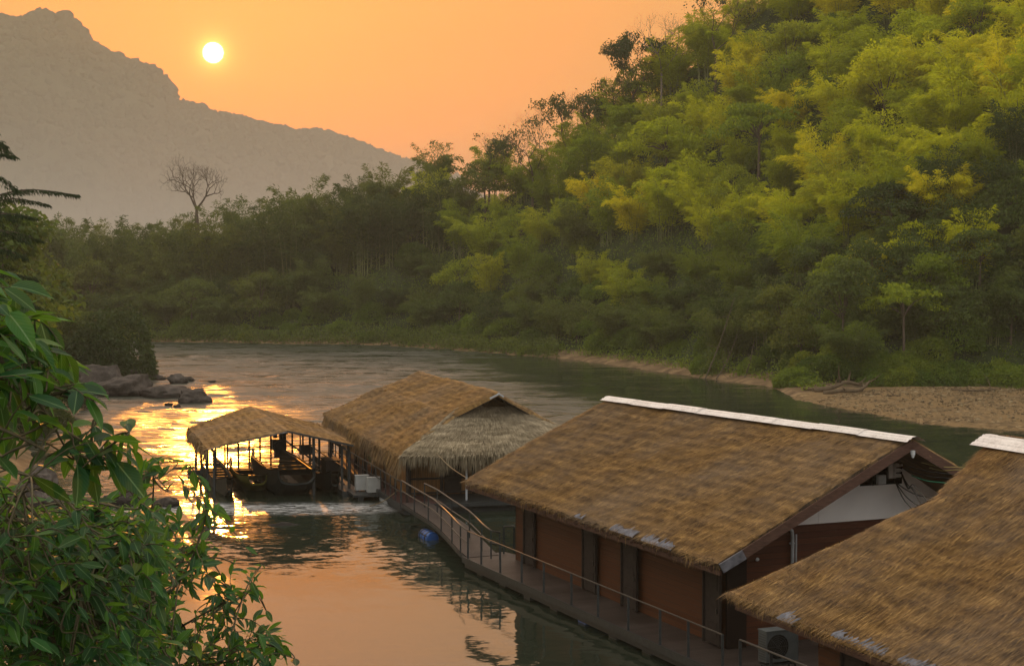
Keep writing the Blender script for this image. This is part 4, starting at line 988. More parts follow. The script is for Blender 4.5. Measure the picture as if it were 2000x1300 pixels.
ps = [P(1437, 1325, .5), P(1497, 1352, .5), P(1560, 1380, .5)]; ps = [O0 + uo * (np.dot(q - O0, uo)) + v3 * .12 for q in ps]
railing(wk, ps + [ps[-1] + uo * 2], [.5] * 4, None, 1.0)
gq = P(984, 1080, .5); gq2 = P(1004, 1079, .5)
railing(wk, [gq, gq2], [.5, .5], None, 1.0, post='gate_post')

gw = empty('gangway', (-3.4, 64, .5), 'narrow red plank footbridge with curved twin handrails between two rafts', 'footbridge')
lx = [(784, 938), (815, 956), (847, 975), (875, 1000), (896, 1022), (914, 1036)]
rx = [(829, 944), (854, 956), (882, 975), (917, 998), (941, 1021), (959, 1035), (976, 1039)]
zt = lambda f_: 1.5 + .45 * math.sin(min(1, max(0, 1 - f_)) * math.pi / 2)
L_ = []
for i, q in enumerate(lx): f_ = i / (len(lx) - 1); L_.append(P(*q, 1.5 + .40 * (1 - f_) ** .8))
R_2 = []
for i, q in enumerate(rx): f_ = i / (len(rx) - 1); R_2.append(P(*q, 1.5 + .40 * (1 - f_) ** .8))
Ls = smoothpath(L_, 13); Rs = smoothpath(R_2, 13)
for S_, nm_ in ((Ls, 'l'), (Rs, 'r')):
    b = MB(); b.tube(smoothpath(S_, 40), .035, 8); b.build('handrail', MAT['rail_steel'], gw)
    b = MB(); b.tube(smoothpath(S_, 40) - Z * .45, .028, 6); b.build('mid_rail', MAT['rail_steel'], gw)
    for q in S_[::2]:
        b = MB(); b.box(q - Z * .52, (.055, .055, 1.04)); b.build('post', MAT['dark_steel'], gw)
ax_ = Ls.copy(); ax_[:, 2] -= 1.0
for i in range(len(ax_) - 1):
    pass
sd_ = v3
n_pl = 62; path = smoothpath(ax_, n_pl + 1); uvd = 0
b = MB()
for i in range(n_pl):
    c_ = (path[i] + path[i + 1]) / 2; d_ = unit(path[i + 1] - path[i]); L1 = np.linalg.norm(path[i + 1] - path[i]); w_ = 1.25
    s__ = unit(np.cross(d_, Z)); s__ = -s__ if s__ @ v3 < 0 else s__
    b.box(c_ + s__ * w_ / 2, (L1 * .86, w_, .035), (d_, s__, np.cross(d_, s__)))
b.build('planking', MAT['red_deck'], gw)
for e in (0.0, 1.25):
    b = MB(); pth = []
    for i in range(0, n_pl, 4):
        d_ = unit(path[i + 1] - path[i]); s__ = unit(np.cross(d_, Z)); s__ = -s__ if s__ @ v3 < 0 else s__; pth.append(path[i] + s__ * e - Z * .1)
    for i in range(len(pth) - 1): b.beam(pth[i], pth[i + 1], .06, .14)
    b.build('stringer', MAT['dark_steel'], gw)

fw = empty('floating_walkway', (-8, 79, .5), 'dark railed walkway along the side of the golden thatched house towards the boat shed', 'walkway')
Y0 = P(783, 985, .5); Y1 = P(642, 893, .5); uy = unit(Y1 - Y0); vy_ = np.array([uy[1], -uy[0], 0])
b = MB(); deckslab(b, Y1, Y0, Y0 + vy_ * 2.0, Y1 + vy_ * 2.2); b.build('planking', MAT['red_deck'], fw)
b = MB(); b.beam(Y0 - Z * .12, Y1 - Z * .12, .08, .26); b.beam(Y0 - Z * .38 + vy_ * .3, Y1 - Z * .38 + vy_ * .3, .3, .2); b.build('edge_beam', MAT['dark_steel'], fw)
n = 17; railing(fw, [Y0 + (Y1 - Y0) * k / n for k in range(n + 1)], [.5] * (n + 1), None, 1.05, mid=.55, thick_posts=.05)
# ------------------------------------------------------------ boat shed
S0, S1 = P(402, 873, 2.6), P(365, 832, 2.6); T0 = P(690, 866, 2.6); us = unit((S1 - S0) * np.array([1, 1, 0])); vs = np.array([us[1], -us[0], 0])
Tw = (T0 - S0) @ vs; T0 = S0 + vs * Tw + us * ((T0 - S0) @ us); T1 = T0 + us * np.linalg.norm(S1 - S0)
K_0 = P(561, 838, 3.45); K_1 = P(489, 793, 3.6)
bs = empty('boat_shed', tuple((S0 + T1) / 2 * np.array([1, 1, 0])), 'open floating boat shed with a low thatched roof on thin posts', 'boat shed')
thatch('roof', [S0, S1, K_1, K_0], MAT['thatch'], bs, 31, straws=130, fringe=150, fl=(.25, .6), wob=.06, curl=.1, hang=.7, rake=(False, True), sw=.03, thick=.14)
thatch('roof', [T1, T0, K_0, K_1], MAT['thatch'], bs, 32, straws=130, fringe=60, fl=(.15, .35), wob=.05, rake=(True, False), sw=.03, thick=.14)
b = MB(); b.beam(S0 - Z * .12 - us * .05, K_0 - Z * .12 - us * .05, .035, .045); b.build('front_pipe', MAT['tin'], bs)
b = MB(); b.beam(K_0 - Z * .1 - us * .05, T0 - Z * .1 - us * .05, .06, .1); b.beam(K_0 - Z * .2, K_1 - Z * .2, .06, .08)
for k in range(1, 6):
    f_ = k / 6; b.beam(S0 + (S1 - S0) * f_ - Z * .2, K_0 + (K_1 - K_0) * f_ - Z * .2, .06, .08); b.beam(T0 + (T1 - T0) * f_ - Z * .2, K_0 + (K_1 - K_0) * f_ - Z * .2, .06, .08)
b.beam(S0 - Z * .25 + vs * .4, S1 - Z * .25 + vs * .4, .08, .1); b.beam(T0 - Z * .25 - vs * .4, T1 - Z * .25 - vs * .4, .08, .1)
b.build('roof_frame', MAT['dark_steel'], bs)
def shedpost(x_, y_, zt_, r=.05, z0=-.3, m_='dark_steel'):
    b = MB(); b.box(np.array([x_, y_, (z0 + zt_) / 2]), (r * 2, r * 2, zt_ - z0)); return b.build('post', MAT[m_], bs)
def rz(p_):
    t_ = abs((p_ - K_0) @ vs) / (Tw / 2); return 3.45 - .85 * min(1, t_) - .2
for f_ in (.03, .22, .44):
    for s_ in (.05, .35, .65, .95):
        pass
for s_ in (.06, .36, .68, .97):                        # left and right sides
    q = S0 + (S1 - S0) * s_ + vs * .45; shedpost(q[0], q[1], 2.4, .055)
    q = T0 + (T1 - T0) * s_ - vs * .45; shedpost(q[0], q[1], 2.4, .055)
for s_ in (.14, .215, .285): q = S0 + (S1 - S0) * .97 + vs * Tw * s_; shedpost(q[0], q[1], rz(q), .04)
for f_ in np.linspace(.30, .97, 9):                     # back frame
    q = S1 + vs * Tw * f_ - us * .6; shedpost(q[0], q[1], rz(q), .045 if f_ < .9 else .07)
q = S0 + vs * Tw * .74 + us * .2; shedpost(q[0], q[1], rz(q), .06)
q = S0 + vs * Tw * .995 + us * .5; shedpost(q[0], q[1], 2.5, .07)
b = MB(); qa = S1 + vs * .3 - us * .6; qb = S1 + vs * (Tw - .1) - us * .6
for z_ in (1.42, .55): b.beam(qa * np.array([1, 1, 0]) + Z * z_, qb * np.array([1, 1, 0]) + Z * z_, .05, .06)
qa = T0 - vs * .45; qb = T1 - vs * .45
for z_ in (1.42, .6): b.beam(qa * np.array([1, 1, 0]) + Z * z_, qb * np.array([1, 1, 0]) + Z * z_, .05, .06)
b.build('rail', MAT['dark_steel'], bs)
b = MB(); c_ = (S1 + T1) / 2 - us * .3; c_[2] = .12; b.box(c_, (Tw, .9, .3), (vs, us, Z)); c_ = (T0 + T1) / 2 - vs * .1; c_[2] = .12; b.box(c_, (.9, np.linalg.norm(T1 - T0), .3), (vs, us, Z)); b.build('pontoon', MAT['dark_steel'], bs)
b = MB(); q = T0 - vs * .55 + us * 3.4; q[2] = .9; b.box(q, (.7, 1.5, 1.1), (vs, us, Z)); b.box(q + Z * .57, (.8, 1.6, .05), (vs, us, Z)); b.build('counter', MAT['door_wood'], bs)

# ------------------------------------------------------------ boats
MAT['boat_dark'] = flat('dark_boat_paint', (.014, .018, .017), .5, .25, .3, 3)
MAT['boat_olive'] = flat('olive_boat_paint', (.11, .105, .02), .45, .3, .2, 3)
MAT['boat_wood'] = flat('boat_wood', (.016, .010, .007), .6, .15, .35, 4, ms=(1, 5, 1))
MAT['engine'] = flat('engine', (.03, .03, .03), .45, .5, .4, 10)
def boat(loc, az, L, Wd, H, label, hull='boat_dark', deck='boat_wood', bow_up=.5, blunt=.35, seats=4, engine=False, bowdeck=.18, name='wooden_boat', group='boats moored in the boat shed'):
    """loc: middle of the end nearest the camera (the bow), at the waterline; az: heading towards the stern"""
    u, v = frame(az); o_ = np.array([loc[0], loc[1], 0.]); r = empty(name, loc, label, 'boat', group)
    n = 22; m_ = 9; b = MB(); V = []; Vi = []
    for i in range(n + 1):
        t_ = i / n; w_ = Wd / 2 * (blunt + (1 - blunt) * math.sin(min(1, t_ * 2.4) * math.pi / 2)) * (1 - .35 * max(0, t_ - .75) / .25)
        sh = H * (1 + bow_up * max(0, 1 - t_ * 3.2) ** 2 + .15 * max(0, t_ - .8) * 5); keel = -.22 + (.55 * H + .22) * max(0, 1 - t_ * 5) ** 2
        for j in range(m_):
            a = -math.pi / 2 + math.pi * j / (m_ - 1); sx = math.sin(a); dz = max(0, math.cos(a)) ** .6
            x_ = w_ * np.sign(sx) * abs(sx) ** .6; z_ = sh - (sh - keel) * dz
            V.append(o_ + u * t_ * L + v * x_ + Z * z_)
            zi = sh - .02 - (sh - keel - .1) * dz; Vi.append(o_ + u * (t_ * (L - .2) + .1) + v * x_ * .90 + Z * zi)
    f = [(i * m_ + j, i * m_ + j + 1, (i + 1) * m_ + j + 1, (i + 1) * m_ + j) for i in range(n) for j in range(m_ - 1)]
    b.add(V, f); k = len(V); b.add(Vi, [q[::-1] for q in f])
    rim = []
    for i in range(n): rim += [(i * m_, k + i * m_, k + (i + 1) * m_, (i + 1) * m_), (i * m_ + m_ - 1, (i + 1) * m_ + m_ - 1, k + (i + 1) * m_ + m_ - 1, k + i * m_ + m_ - 1)]
    b.f += rim; b.m += [0] * len(rim)
    for e in (0, n): ring = [e * m_ + j for j in range(m_)] + [k + e * m_ + j for j in range(m_ - 1, -1, -1)]; b.f += [(ring[j], ring[j + 1], ring[2 * m_ - 2 - j], ring[2 * m_ - 1 - j]) for j in range(m_ - 1)]; b.m += [0] * (m_ - 1)
    b.build('hull', MAT[hull], r, smooth=False)
    b = MB()                                             # gunwale
    for e in (0, m_ - 1): b.tube([V[i * m_ + e] + Z * .02 for i in range(n + 1)], .035, 6)
    b.build('gunwale', MAT['boat_wood'], r)
    b = MB(); nd = max(2, int(bowdeck * n))
    for i in range(nd): q = [V[i * m_] - Z * .03, V[i * m_ + m_ - 1] - Z * .03, V[(i + 1) * m_ + m_ - 1] - Z * .03, V[(i + 1) * m_] - Z * .03]; b.quad(*q)
    b.quad(V[nd * m_] - Z * .03, V[nd * m_ + m_ - 1] - Z * .03, V[nd * m_ + m_ - 1] - Z * .28, V[nd * m_] - Z * .28); b.build('bow_deck', MAT[deck], r)
    for k_ in range(seats):
        t_ = .32 + .5 * k_ / max(1, seats - 1); i = int(t_ * n); c_ = (V[i * m_] + V[i * m_ + m_ - 1]) / 2 - Z * .14; w_ = np.linalg.norm(V[i * m_] - V[i * m_ + m_ - 1])
        b = MB(); b.box(c_, (w_ * .92, .28, .035), (v, u, Z)); b.build('seat', MAT['boat_wood'], r)
    if engine:
        e0 = o_ + u * L * .96 + Z * (H + .45); b = MB(); b.box(e0, (.45, .7, .4), (v, u, Z)); b.tube([e0 - u * .35, e0 + u * .4], .24, 10); b.box(e0 + Z * .28 + v * .1, (.28, .35, .22), (v, u, Z)); b.tube([e0 + Z * .3 - v * .15, e0 + Z * .62 - v * .15 - u * .1], .05, 7); b.tube([e0 - Z * .7, e0 - Z * .1], .07, 7)
        b.tube([e0 + Z * .1 + v * .22, e0 + Z * .28 + v * .25 - u * .2], .13, 9); b.build('engine', MAT['engine'], r)
        b = MB(); b.tube([e0 + u * .3, e0 + u * 3.0 - Z * 1.0], .04, 6); b.build('propeller_shaft', MAT['engine'], r)
        b = MB(); b.tube([e0 - u * .3 + Z * .1, e0 - u * 1.6 + Z * .35], .03, 6); b.build('tiller', MAT['rail_steel'], r)
    return r
boat(P(448, 974, 0), -16, 12.5, 1.1, .6, 'narrow dark longtail boat at the open left side of the boat shed', bow_up=.8, blunt=.25, seats=6, bowdeck=.12)
boat(P(503, 962, 0), -15, 9.2, 1.75, .68, 'broad boat with an olive yellow bow deck under the shed roof', hull='boat_olive', deck='boat_olive', bow_up=.35, blunt=.55, seats=3, bowdeck=.2)
boat(P(580, 972, 0), -17, 10.5, 2.35, 1.15, 'wide dark flat-bowed boat in the middle of the boat shed', bow_up=.25, blunt=.8, seats=4, bowdeck=.16, engine=False)
boat(P(655, 966, 0), -16, 10.0, 1.2, .75, 'slim dark boat between the wide boat and the walkway', bow_up=.6, blunt=.35, seats=5, bowdeck=.15)
# longtail engine with its shaft raised, standing on the pontoon at the back
eg = P(545, 893, .75); le = empty('longtail_engine', tuple(eg), 'dark longtail boat motor with raised drive shaft at the back of the shed', 'boat motor')
b = MB(); c_ = eg + Z * .75; b.box(c_, (.75, .6, .6), (vs, us, Z)); b.tube([c_ + Z * .35 - vs * .2, c_ + Z * .75 - vs * .25], .12, 9); b.box(c_ + Z * .45 + vs * .2, (.35, .4, .4), (vs, us, Z)); b.tube([c_ - us * .3 - Z * .1, c_ - us * .5 - Z * .1], .32, 14); b.build('motor', MAT['engine'], le)
b = MB(); b.box(eg + Z * .22, (.5, .5, .45), (vs, us, Z)); b.tube([eg + Z * .9 + vs * .4, eg - Z * .2 + vs * 1.9 - us * .6], .05, 7); b.build('drive_shaft', MAT['engine'], le)
b = MB(); b.box(eg + vs * 1.5 + Z * .42, (.7, .5, .55), (vs, us, Z)); b.tube([eg + vs * 1.2 + Z * .7, eg + vs * 1.15 + Z * 1.25 - us * .2], .04, 6); b.build('fuel_tank', MAT['engine'], le)

# ------------------------------------------------------------ air conditioner units
MAT['aged_casing'] = flat('aged_casing', (.36, .36, .34), .6, .3, .12, 4)
def ac_unit(c, u, v, w, d, h, label, mat='aged_casing'):
    """c: middle of the base; v: along the front, -u: the way the fan looks"""
    c = np.asarray(c, float); r = empty('air_conditioner', tuple(c), label, 'air conditioner')
    b = MB(); b.box(c + Z * (h / 2 + .06), (w, d, h), (v, u, Z)); b.box(c + Z * (h + .075), (w + .03, d + .03, .03), (v, u, Z)); b.build('casing', MAT[mat], r)
    b = MB(); fc = c - u * (d / 2 + .004) + Z * (h / 2 + .06) - v * w * .14
    for k in range(6):
        rr = h * .40 * (k + 1) / 6; ring = [fc + v * rr * math.cos(a) + Z * rr * math.sin(a) for a in np.linspace(0, 2 * math.pi, 25)]; b.tube(ring, .006, 4, False)
    for a in np.linspace(0, math.pi, 5)[:-1]: b.beam(fc - (v * math.cos(a) + Z * math.sin(a)) * h * .4, fc + (v * math.cos(a) + Z * math.sin(a)) * h * .4, .01)
    b.build('fan_guard', MAT['dark_steel'], r)
    b = MB(); b.tube([fc + u * .0, fc - u * .002], h * .41, 24); o = b.build('fan_opening', MAT['black'], r)
    b = MB()
    for k in range(11): b.box(c - v * (w / 2 + .004) + Z * (.14 + (h - .16) * k / 10), (.012, d * .8, .022), (v, u, Z))
    b.build('side_grille', MAT['dark_steel'], r)
    b = MB()
    for e in (-1, 1): b.box(c + v * w * .33 * e + Z * .03, (.08, d * 1.1, .06), (v, u, Z))
    b.build('foot', MAT['dark_steel'], r); return r
MAT['dull_casing'] = flat('dull_casing', (.08, .088, .088), .6, .3, .2, 3); aq = P(1520, 1292, .75)
b = MB(); st = empty('metal_stand', (aq[0], aq[1], .5), 'low dark metal stand under the large air conditioner between two houses', 'stand')
for e in (-1, 1):
    for g_ in (-1, 1): b = MB(); b.box(np.array([aq[0], aq[1], .61]) + v3 * e * .42 + u3 * g_ * .14, (.05, .05, .22)); b.build('leg', MAT['dark_steel'], st)
b = MB(); b.box(np.array([aq[0], aq[1], .735]), (1.0, .4, .03), (v3, u3, Z)); b.build('top', MAT['dark_steel'], st)
ac_unit(aq, u3, v3, .98, .38, .80, 'large grey air conditioner unit between the two near floating houses', 'dull_casing')
q = aq - u3 * 1.4 + v3 * .55; q[2] = .5
b = MB(); b.box(q + Z * .45, (.22, .3, .9), (v3, u3, Z)); b.box(q + Z * .92, (.25, .33, .03), (v3, u3, Z))
m, t, out = newmat('blue_flower_print'); vo = N('ShaderNodeTexVoronoi', t); vo.inputs['Scale'].default_value = 9; t.links.new(N('ShaderNodeTexCoord', t).outputs['Object'], vo.inputs[0])
principled(t, out, ramp(t, vo.outputs['Distance'], [(.2, (.08, .16, .35)), (.28, (.45, .48, .42)), (1, (.5, .52, .46))]), .5, .3)
tag(b.build('storage_box', m, origin=q), 'narrow pale box with blue flower pattern beside the large air conditioner', 'box')
rq = P(716, 962, .28)
rft = empty('small_raft', tuple(rq * np.array([1, 1, 0])), 'small low raft carrying two white air conditioners beside the walkway', 'raft')
b = MB(); b.box(rq - Z * .05 + u2 * .5 + v2 * .2, (1.9, 2.4, .1), (v2, u2, Z)); b.build('platform', MAT['dark_steel'], rft)
for e in (-.6, .5): b = MB(); b.tube([rq - Z * .2 + v2 * (e + .2) - u2 * .6, rq - Z * .2 + v2 * (e + .2) + u2 * 1.6], .16, 10); b.build('float', MAT['dark_steel'], rft)
ac_unit(rq + v2 * .32 - u2 * .2, -u2, -v2, .66, .36, .70, 'front white air conditioner of the pair on the small raft')
ac_unit(rq - v2 * .1 + u2 * .75, -u2, -v2, .66, .36, .70, 'rear white air conditioner of the pair on the small raft')
fq = P(757, 977, .05); b = MB(); fu = unit(P(772, 984, .05) - P(738, 962, .05)); b.tube([fq - fu * 1.3, fq - fu * .9, fq + fu * .2, fq + fu * .8, fq + fu * 1.0], [.05, .24, .26, .2, .04], 12)
tag(b.build('float', MAT['grey_plastic'], origin=fq), 'pale torpedo-shaped float in the water beside the walkway', 'float')
# blue drum in the water
dq = P(837, 1048, .04); du = unit(P(853, 1056, .1) - P(822, 1039, .1)); dr_ = empty('floating_drum', tuple(dq), 'blue plastic barrel with black straps floating beside the footbridge', 'barrel')
b = MB(); b.tube([dq - du * .56, dq - du * .55, dq - du * .52, dq - du * .15, dq - du * .13, dq + du * .13, dq + du * .15, dq + du * .52, dq + du * .55, dq + du * .56], [.22, .27, .285, .285, .30, .30, .285, .285, .27, .22], 20); b.build('barrel', MAT['blue_plastic'], dr_, smooth=True)
b = MB()
for e in (-.36, 0.02, .38): b.tube([dq + du * (e - .025), dq + du * (e + .025)], .308, 20)
for a in (.5, 2.6): b.beam(dq - du * .57 + (np.cross(du, Z) * math.cos(a) + Z * math.sin(a)) * .31, dq + du * .57 + (np.cross(du, Z) * math.cos(a) + Z * math.sin(a)) * .31, .035)
b.build('strap', MAT['dark_steel'], dr_)

# potted plant on the walkway
pq = P(711, 925, .5) + vy_ * .35; pt = empty('potted_plant', tuple(pq), 'potted plant with upright green leaves on the railed walkway', 'plant')
MAT['clay'] = flat('clay_pot', (.30, .10, .04), .7, .2, .2, 5)
b = MB(); b.tube([pq, pq + Z * .05, pq + Z * .38, pq + Z * .42], [.14, .17, .24, .25], 14); b.build('pot', MAT['clay'], pt)
MAT['plant'] = leafmat('plant_leaf', (.05, .16, .03), (.07, .22, .04), (.10, .28, .05), (.15, .4, .06), .4)
rs = np.random.RandomState(3); b = MB()
for k in range(26):
    a = rs.uniform(0, 6.28); o_ = np.array([math.cos(a), math.sin(a), 0]); L = rs.uniform(.5, .95); s_ = np.cross(o_, Z)
    q0 = pq + Z * .4; q1 = q0 + o_ * L * .15 + Z * L * .6; q2 = q0 + o_ * L * .45 + Z * L * .8; w_ = .05
    b.add([q0, q1 + s_ * w_, q2, q1 - s_ * w_], [(0, 1, 2, 3)])
b.build('leaves', MAT['plant'], pt)
for k, (px, py) in enumerate(((668, 905), (684, 917), (697, 926))):
    q = P(px, py, .5) + vy_ * 1.55; b = MB(); b.box(q + Z * .35, (.06, 1.5, .7), (vy_, uy, Z)); b.box(q + Z * .72, (.1, 1.52, .04), (vy_, uy, Z))
    tag(b.build('orange_panel', MAT['orange_wall'], origin=q), 'low orange board panel along the railed walkway', 'panel', 'orange panels beside the railed walkway')

# cables at the gable of the long house
def cable(pts_, mat, label, r=.016, n=24):
    b = MB(); b.tube(smoothpath(pts_, n), r, 5); p0 = np.asarray(pts_[0]); return tag(b.build('power_cable', MAT[mat], origin=p0), label, 'cable', 'cables at the white gable')
def h4pt(px, py): return PD(px, py, 39.0)
src = w3(5.66, 5.1, .35); src2 = w3(5.55, 4.86, .2)
for k, (e, lab) in enumerate((((1803, 990), 'thick black cable from the white insulator rack down to the corner thatch'), ((1812, 978), 'thin black cable under the insulator rack, nearest the thick one'))):
    q = h4pt(*e); m_ = (src + q) / 2 + Z * .1; cable([src, src + (q - src) * .3 - Z * .12, m_ - Z * .05, q], 'cable', lab, .028 if k == 0 else .014)
for e, lab in (((1780, 992), 'black cable hanging steepest from the dark gable opening'), ((1796, 988), 'black cable hanging second steepest from the dark gable opening'), ((1822, 972), 'black cable running flattest from the dark gable opening')):
    q = h4pt(*e); cable([src2, src2 + (q - src2) * .5 - Z * .10 + v3 * .0, q], 'cable', lab)
for i, (a_, e, mt, lab) in enumerate((((1800, 903), (1872, 912), 'yellow_cable', 'topmost yellowish cable across the right side of the gable'), ((1815, 913), (1868, 917), 'yellow_cable', 'second yellowish cable across the right side of the gable'), ((1768, 908), (1862, 926), 'cable', 'upper dark cable across the right side of the gable'), ((1768, 917), (1855, 934), 'cable', 'lower dark cable across the right side of the gable'), ((1780, 928), (1842, 942), 'green_cable', 'green cable across the right side of the gable'))):
    p0 = PD(*a_, 43.0); q = PD(*e, 42.0); q2 = q + (q - p0) * .3; cable([p0, (p0 + q) / 2 - Z * .05, q, q2], mt, lab, .013)
wq0 = P(852, 884, 2.8); wq1 = PD(910, 932, 60)
cable([wq0, (wq0 + wq1) / 2 - Z * .1, wq1], 'rope', 'thin line slung from the pale gable skirt to the brown roof', .016).name = 'slack_line'
rq0 = P(777, 957, 1.0); rq1 = P(722, 988, 0); o = cable([rq0, (rq0 + rq1) / 2 - Z * .12, rq1], 'rope', 'mooring rope running from the walkway into the water', .02); o.name = 'mooring_rope'; o['category'] = 'rope'; del o['group']

# ------------------------------------------------------------ rocks
m, t, out = newmat('river_rock'); wp = worldpos(t)
n1 = nz(t, .9, 8, wp, .6); n2 = nz(t, 6, 6, wp, .65)
sz = N('ShaderNodeSeparateXYZ', t); t.links.new(wp, sz.inputs[0]); wet = N('ShaderNodeMapRange', t); t.links.new(M(t, 'ADD', sz.outputs[2], M(t, 'MULTIPLY', n2, .25)), wet.inputs[0]); wet.inputs[1].default_value = .2; wet.inputs[2].default_value = .5
c = ramp(t, M(t, 'ADD', M(t, 'MULTIPLY', n1, .6), M(t, 'MULTIPLY', n2, .4)), [(.32, (.022, .018, .016)), (.5, (.055, .045, .038)), (.66, (.115, .096, .082))])
principled(t, out, MIX(t, wet.outputs[0], MIX(t, 1.0, c, (.35, .33, .32), 'MULTIPLY'), c), .85, .25, M(t, 'ADD', n1, M(t, 'MULTIPLY', n2, .3)), .9, .15)
MAT['rock'] = m
def rock(loc, size, seed, label, rz_=0.0, group='boulders at the left bank', sub=5):
    import bmesh
    bm = bmesh.new(); bmesh.ops.create_icosphere(bm, subdivisions=sub, radius=1); co = np.array([q.co[:] for q in bm.verts]); f = np.array([[q.index for q in fc.verts] for fc in bm.faces]); bm.free()
    rs = np.random.RandomState(seed); pl = rdir(rs, 22); dd = rs.uniform(.50, .90, 22)      # chipped by planes
    for n_, d_ in zip(pl, dd):
        k = co @ n_; over = np.clip(k - d_, 0, None); co = co - n_ * over[:, None] * .85
    disp = np.array([mnoise.fractal(Vector(q * 1.6) + Vector((seed * 3.1, 0, 0)), 1.0, 2.0, 5) for q in co])
    rid = np.array([1 - 2 * abs(mnoise.noise(Vector(q * 2.3) + Vector((0, seed * 1.7, 0)))) for q in co])
    co = co * (1 + .20 * disp + .10 * rid)[:, None]
    co = co * np.asarray(size); c_, s_ = math.cos(rz_), math.sin(rz_); co = np.stack([co[:, 0] * c_ - co[:, 1] * s_, co[:, 0] * s_ + co[:, 1] * c_, co[:, 2]], 1)
    o = mesh_obj('boulder', co + np.asarray(loc), f, MAT['rock'], smooth=True, origin=loc); return tag(o, label, 'rock', group)
def at(px, py, z=0.): return P(px, py, z)
for px, py, sx, sy, sz_, sd, rr, lab in (
    (240, 772, 3.6, 3.2, 2.0, 1, .2, 'broad pale rock slab below the round bushes'), (310, 776, 2.9, 2.4, 1.25, 2, -.3, 'pale rock slab sloping to the river in the middle of the outcrop'),
    (190, 765, 3.0, 2.5, 2.2, 3, .5, 'pale rock at the shore end of the outcrop, behind the leaves'), (378, 786, 1.75, 1.3, 1.15, 4, -.1, 'dark pointed rock at the tip of the outcrop in the glitter'),
    (328, 793, .45, .4, .35, 5, 0, 'small round rock in the water before the outcrop tip'), (345, 795, .4, .3, .2, 6, .4, 'tiny low rock beside the small round one'),
    (300, 742, 1.4, 1.0, .6, 7, .2, 'small dark rock on the back edge of the outcrop'), (345, 748, 1.3, 1.2, .8, 8, .7, 'dark rock behind the outcrop, inner of two'), (362, 745, 1.0, .9, .5, 9, 0, 'dark rock behind the outcrop, outer of two'),
    (414, 746, .5, .4, .22, 10, 0, 'tiny dark rock alone in the glitter'), (255, 735, 1.6, 1.3, .9, 11, .3, 'rounded rock under the edge of the round bushes'),
    (70, 960, 1.35, 1.3, 1.15, 12, .4, 'tall grey boulder near the leaves with water behind it'), (100, 985, .6, .6, .5, 13, 0, 'brownish rock at the foot of the tall grey boulder'),
    (235, 985, 1.15, 1.0, .75, 14, .2, 'dark wet boulder among the leaf tips, larger of two'), (325, 990, .75, .65, .5, 15, .5, 'dark wet boulder among the leaf tips, smaller of two'), (20, 990, 1.5, 1.2, .9, 16, .9, 'grey boulder at the picture edge behind the leaves'),
    (360, 915, .75, .3, .10, 17, .1, 'flat rock just breaking the surface left of the boat shed')):
    q = at(px, py); rock((q[0], q[1] + sy * .5, sz_ * .12), (sx, sy, sz_), sd, lab, rr)
b_ = at(450, 1030); rock((b_[0] - .8, b_[1], -.22), (2.4, .55, .34), 18, 'low dark rock ledge awash below the boat shed', .1)
b_ = at(560, 1025); rock((b_[0], b_[1], -.25), (1.8, .4, .34), 19, 'low dark rock ledge awash in the rapid, right one', .15)

# ------------------------------------------------------------ driftwood, dead branches on the far bank
MAT['drift'] = flat('driftwood', (.11, .08, .05), .9, .1, .35, 3, ms=(1, 1, 4))
def limb(pts_, r0, r1, label, group, n=14, twigs=0, seed=0, mat='drift', name='driftwood_log'):
    rs = np.random.RandomState(seed); b = MB(); p_ = smoothpath(pts_, n); b.tube(p_, np.linspace(r0, r1, n), 7)
    for k in range(twigs):
        i = rs.randint(2, n - 1); d = unit(rs.normal(size=3) + Z * .5); L = rs.uniform(.6, 2.2); b.tube([p_[i], p_[i] + d * L * .5 + rs.normal(size=3) * .1, p_[i] + d * L], [r0 * .4, r0 * .25, r0 * .08], 5)
    return tag(b.build(name, MAT[mat], origin=p_[0]), label, 'driftwood', group)
def gpt(px, d, dz=.15): 
    x = (px - 1000) / FPX * d; return np.array([x, d, float(ground(np.array(x), np.array(d))) + dz])
limb([gpt(1590, 139), gpt(1625, 139.5, .5), gpt(1655, 140, .9), gpt(1690, 141, .35)], .28, .14, 'thick driftwood log arching on the gravel bar', 'driftwood on the gravel bar', twigs=5, seed=1)
limb([gpt(1610, 138), gpt(1640, 137.5, .35), gpt(1680, 138, .3), gpt(1700, 140, .9)], .22, .1, 'driftwood root with raised end on the gravel bar', 'driftwood on the gravel bar', twigs=9, seed=2)
limb([gpt(1570, 141), gpt(1605, 140, .15), gpt(1632, 140, .2)], .14, .08, 'low pale driftwood log at the left end of the pile', 'driftwood on the gravel bar', twigs=2, seed=3)
limb([gpt(1860, 139), gpt(1900, 137, .2), gpt(1950, 138, .25)], .13, .05, 'thin dead branch lying along the back of the gravel bar', 'driftwood on the gravel bar', twigs=7, seed=4)
limb([gpt(1735, 133), gpt(1750, 132.5, .2), gpt(1760, 133, .1)], .08, .04, 'small twiggy branch alone on the gravel bar', 'driftwood on the gravel bar', twigs=5, seed=5)
for k, (a_, c_, h_, lab) in enumerate(((1375, 1435, 9.0, 'long bare leaning pole rising from the waterline'), (1400, 1440, 4.5, 'short bare branch leaning over the waterline'), (1455, 1475, 4.0, 'thin dead stem standing at the waterline'), (1330, 1420, 1.2, 'dead branch lying flat along the waterline'))):
    d0 = 165 - (a_ - 1330) * .05; p0 = gpt(a_, d0, 0); p1 = gpt(c_, d0 + 3, 0) ; p1[2] = p0[2] + h_; limb([p0, (p0 + p1) / 2 + np.array([0, 0, -.5]), p1], .075, .03, lab, 'dead wood at the foot of the hillside', twigs=6, seed=10 + k, name='dead_branch', mat='bark')
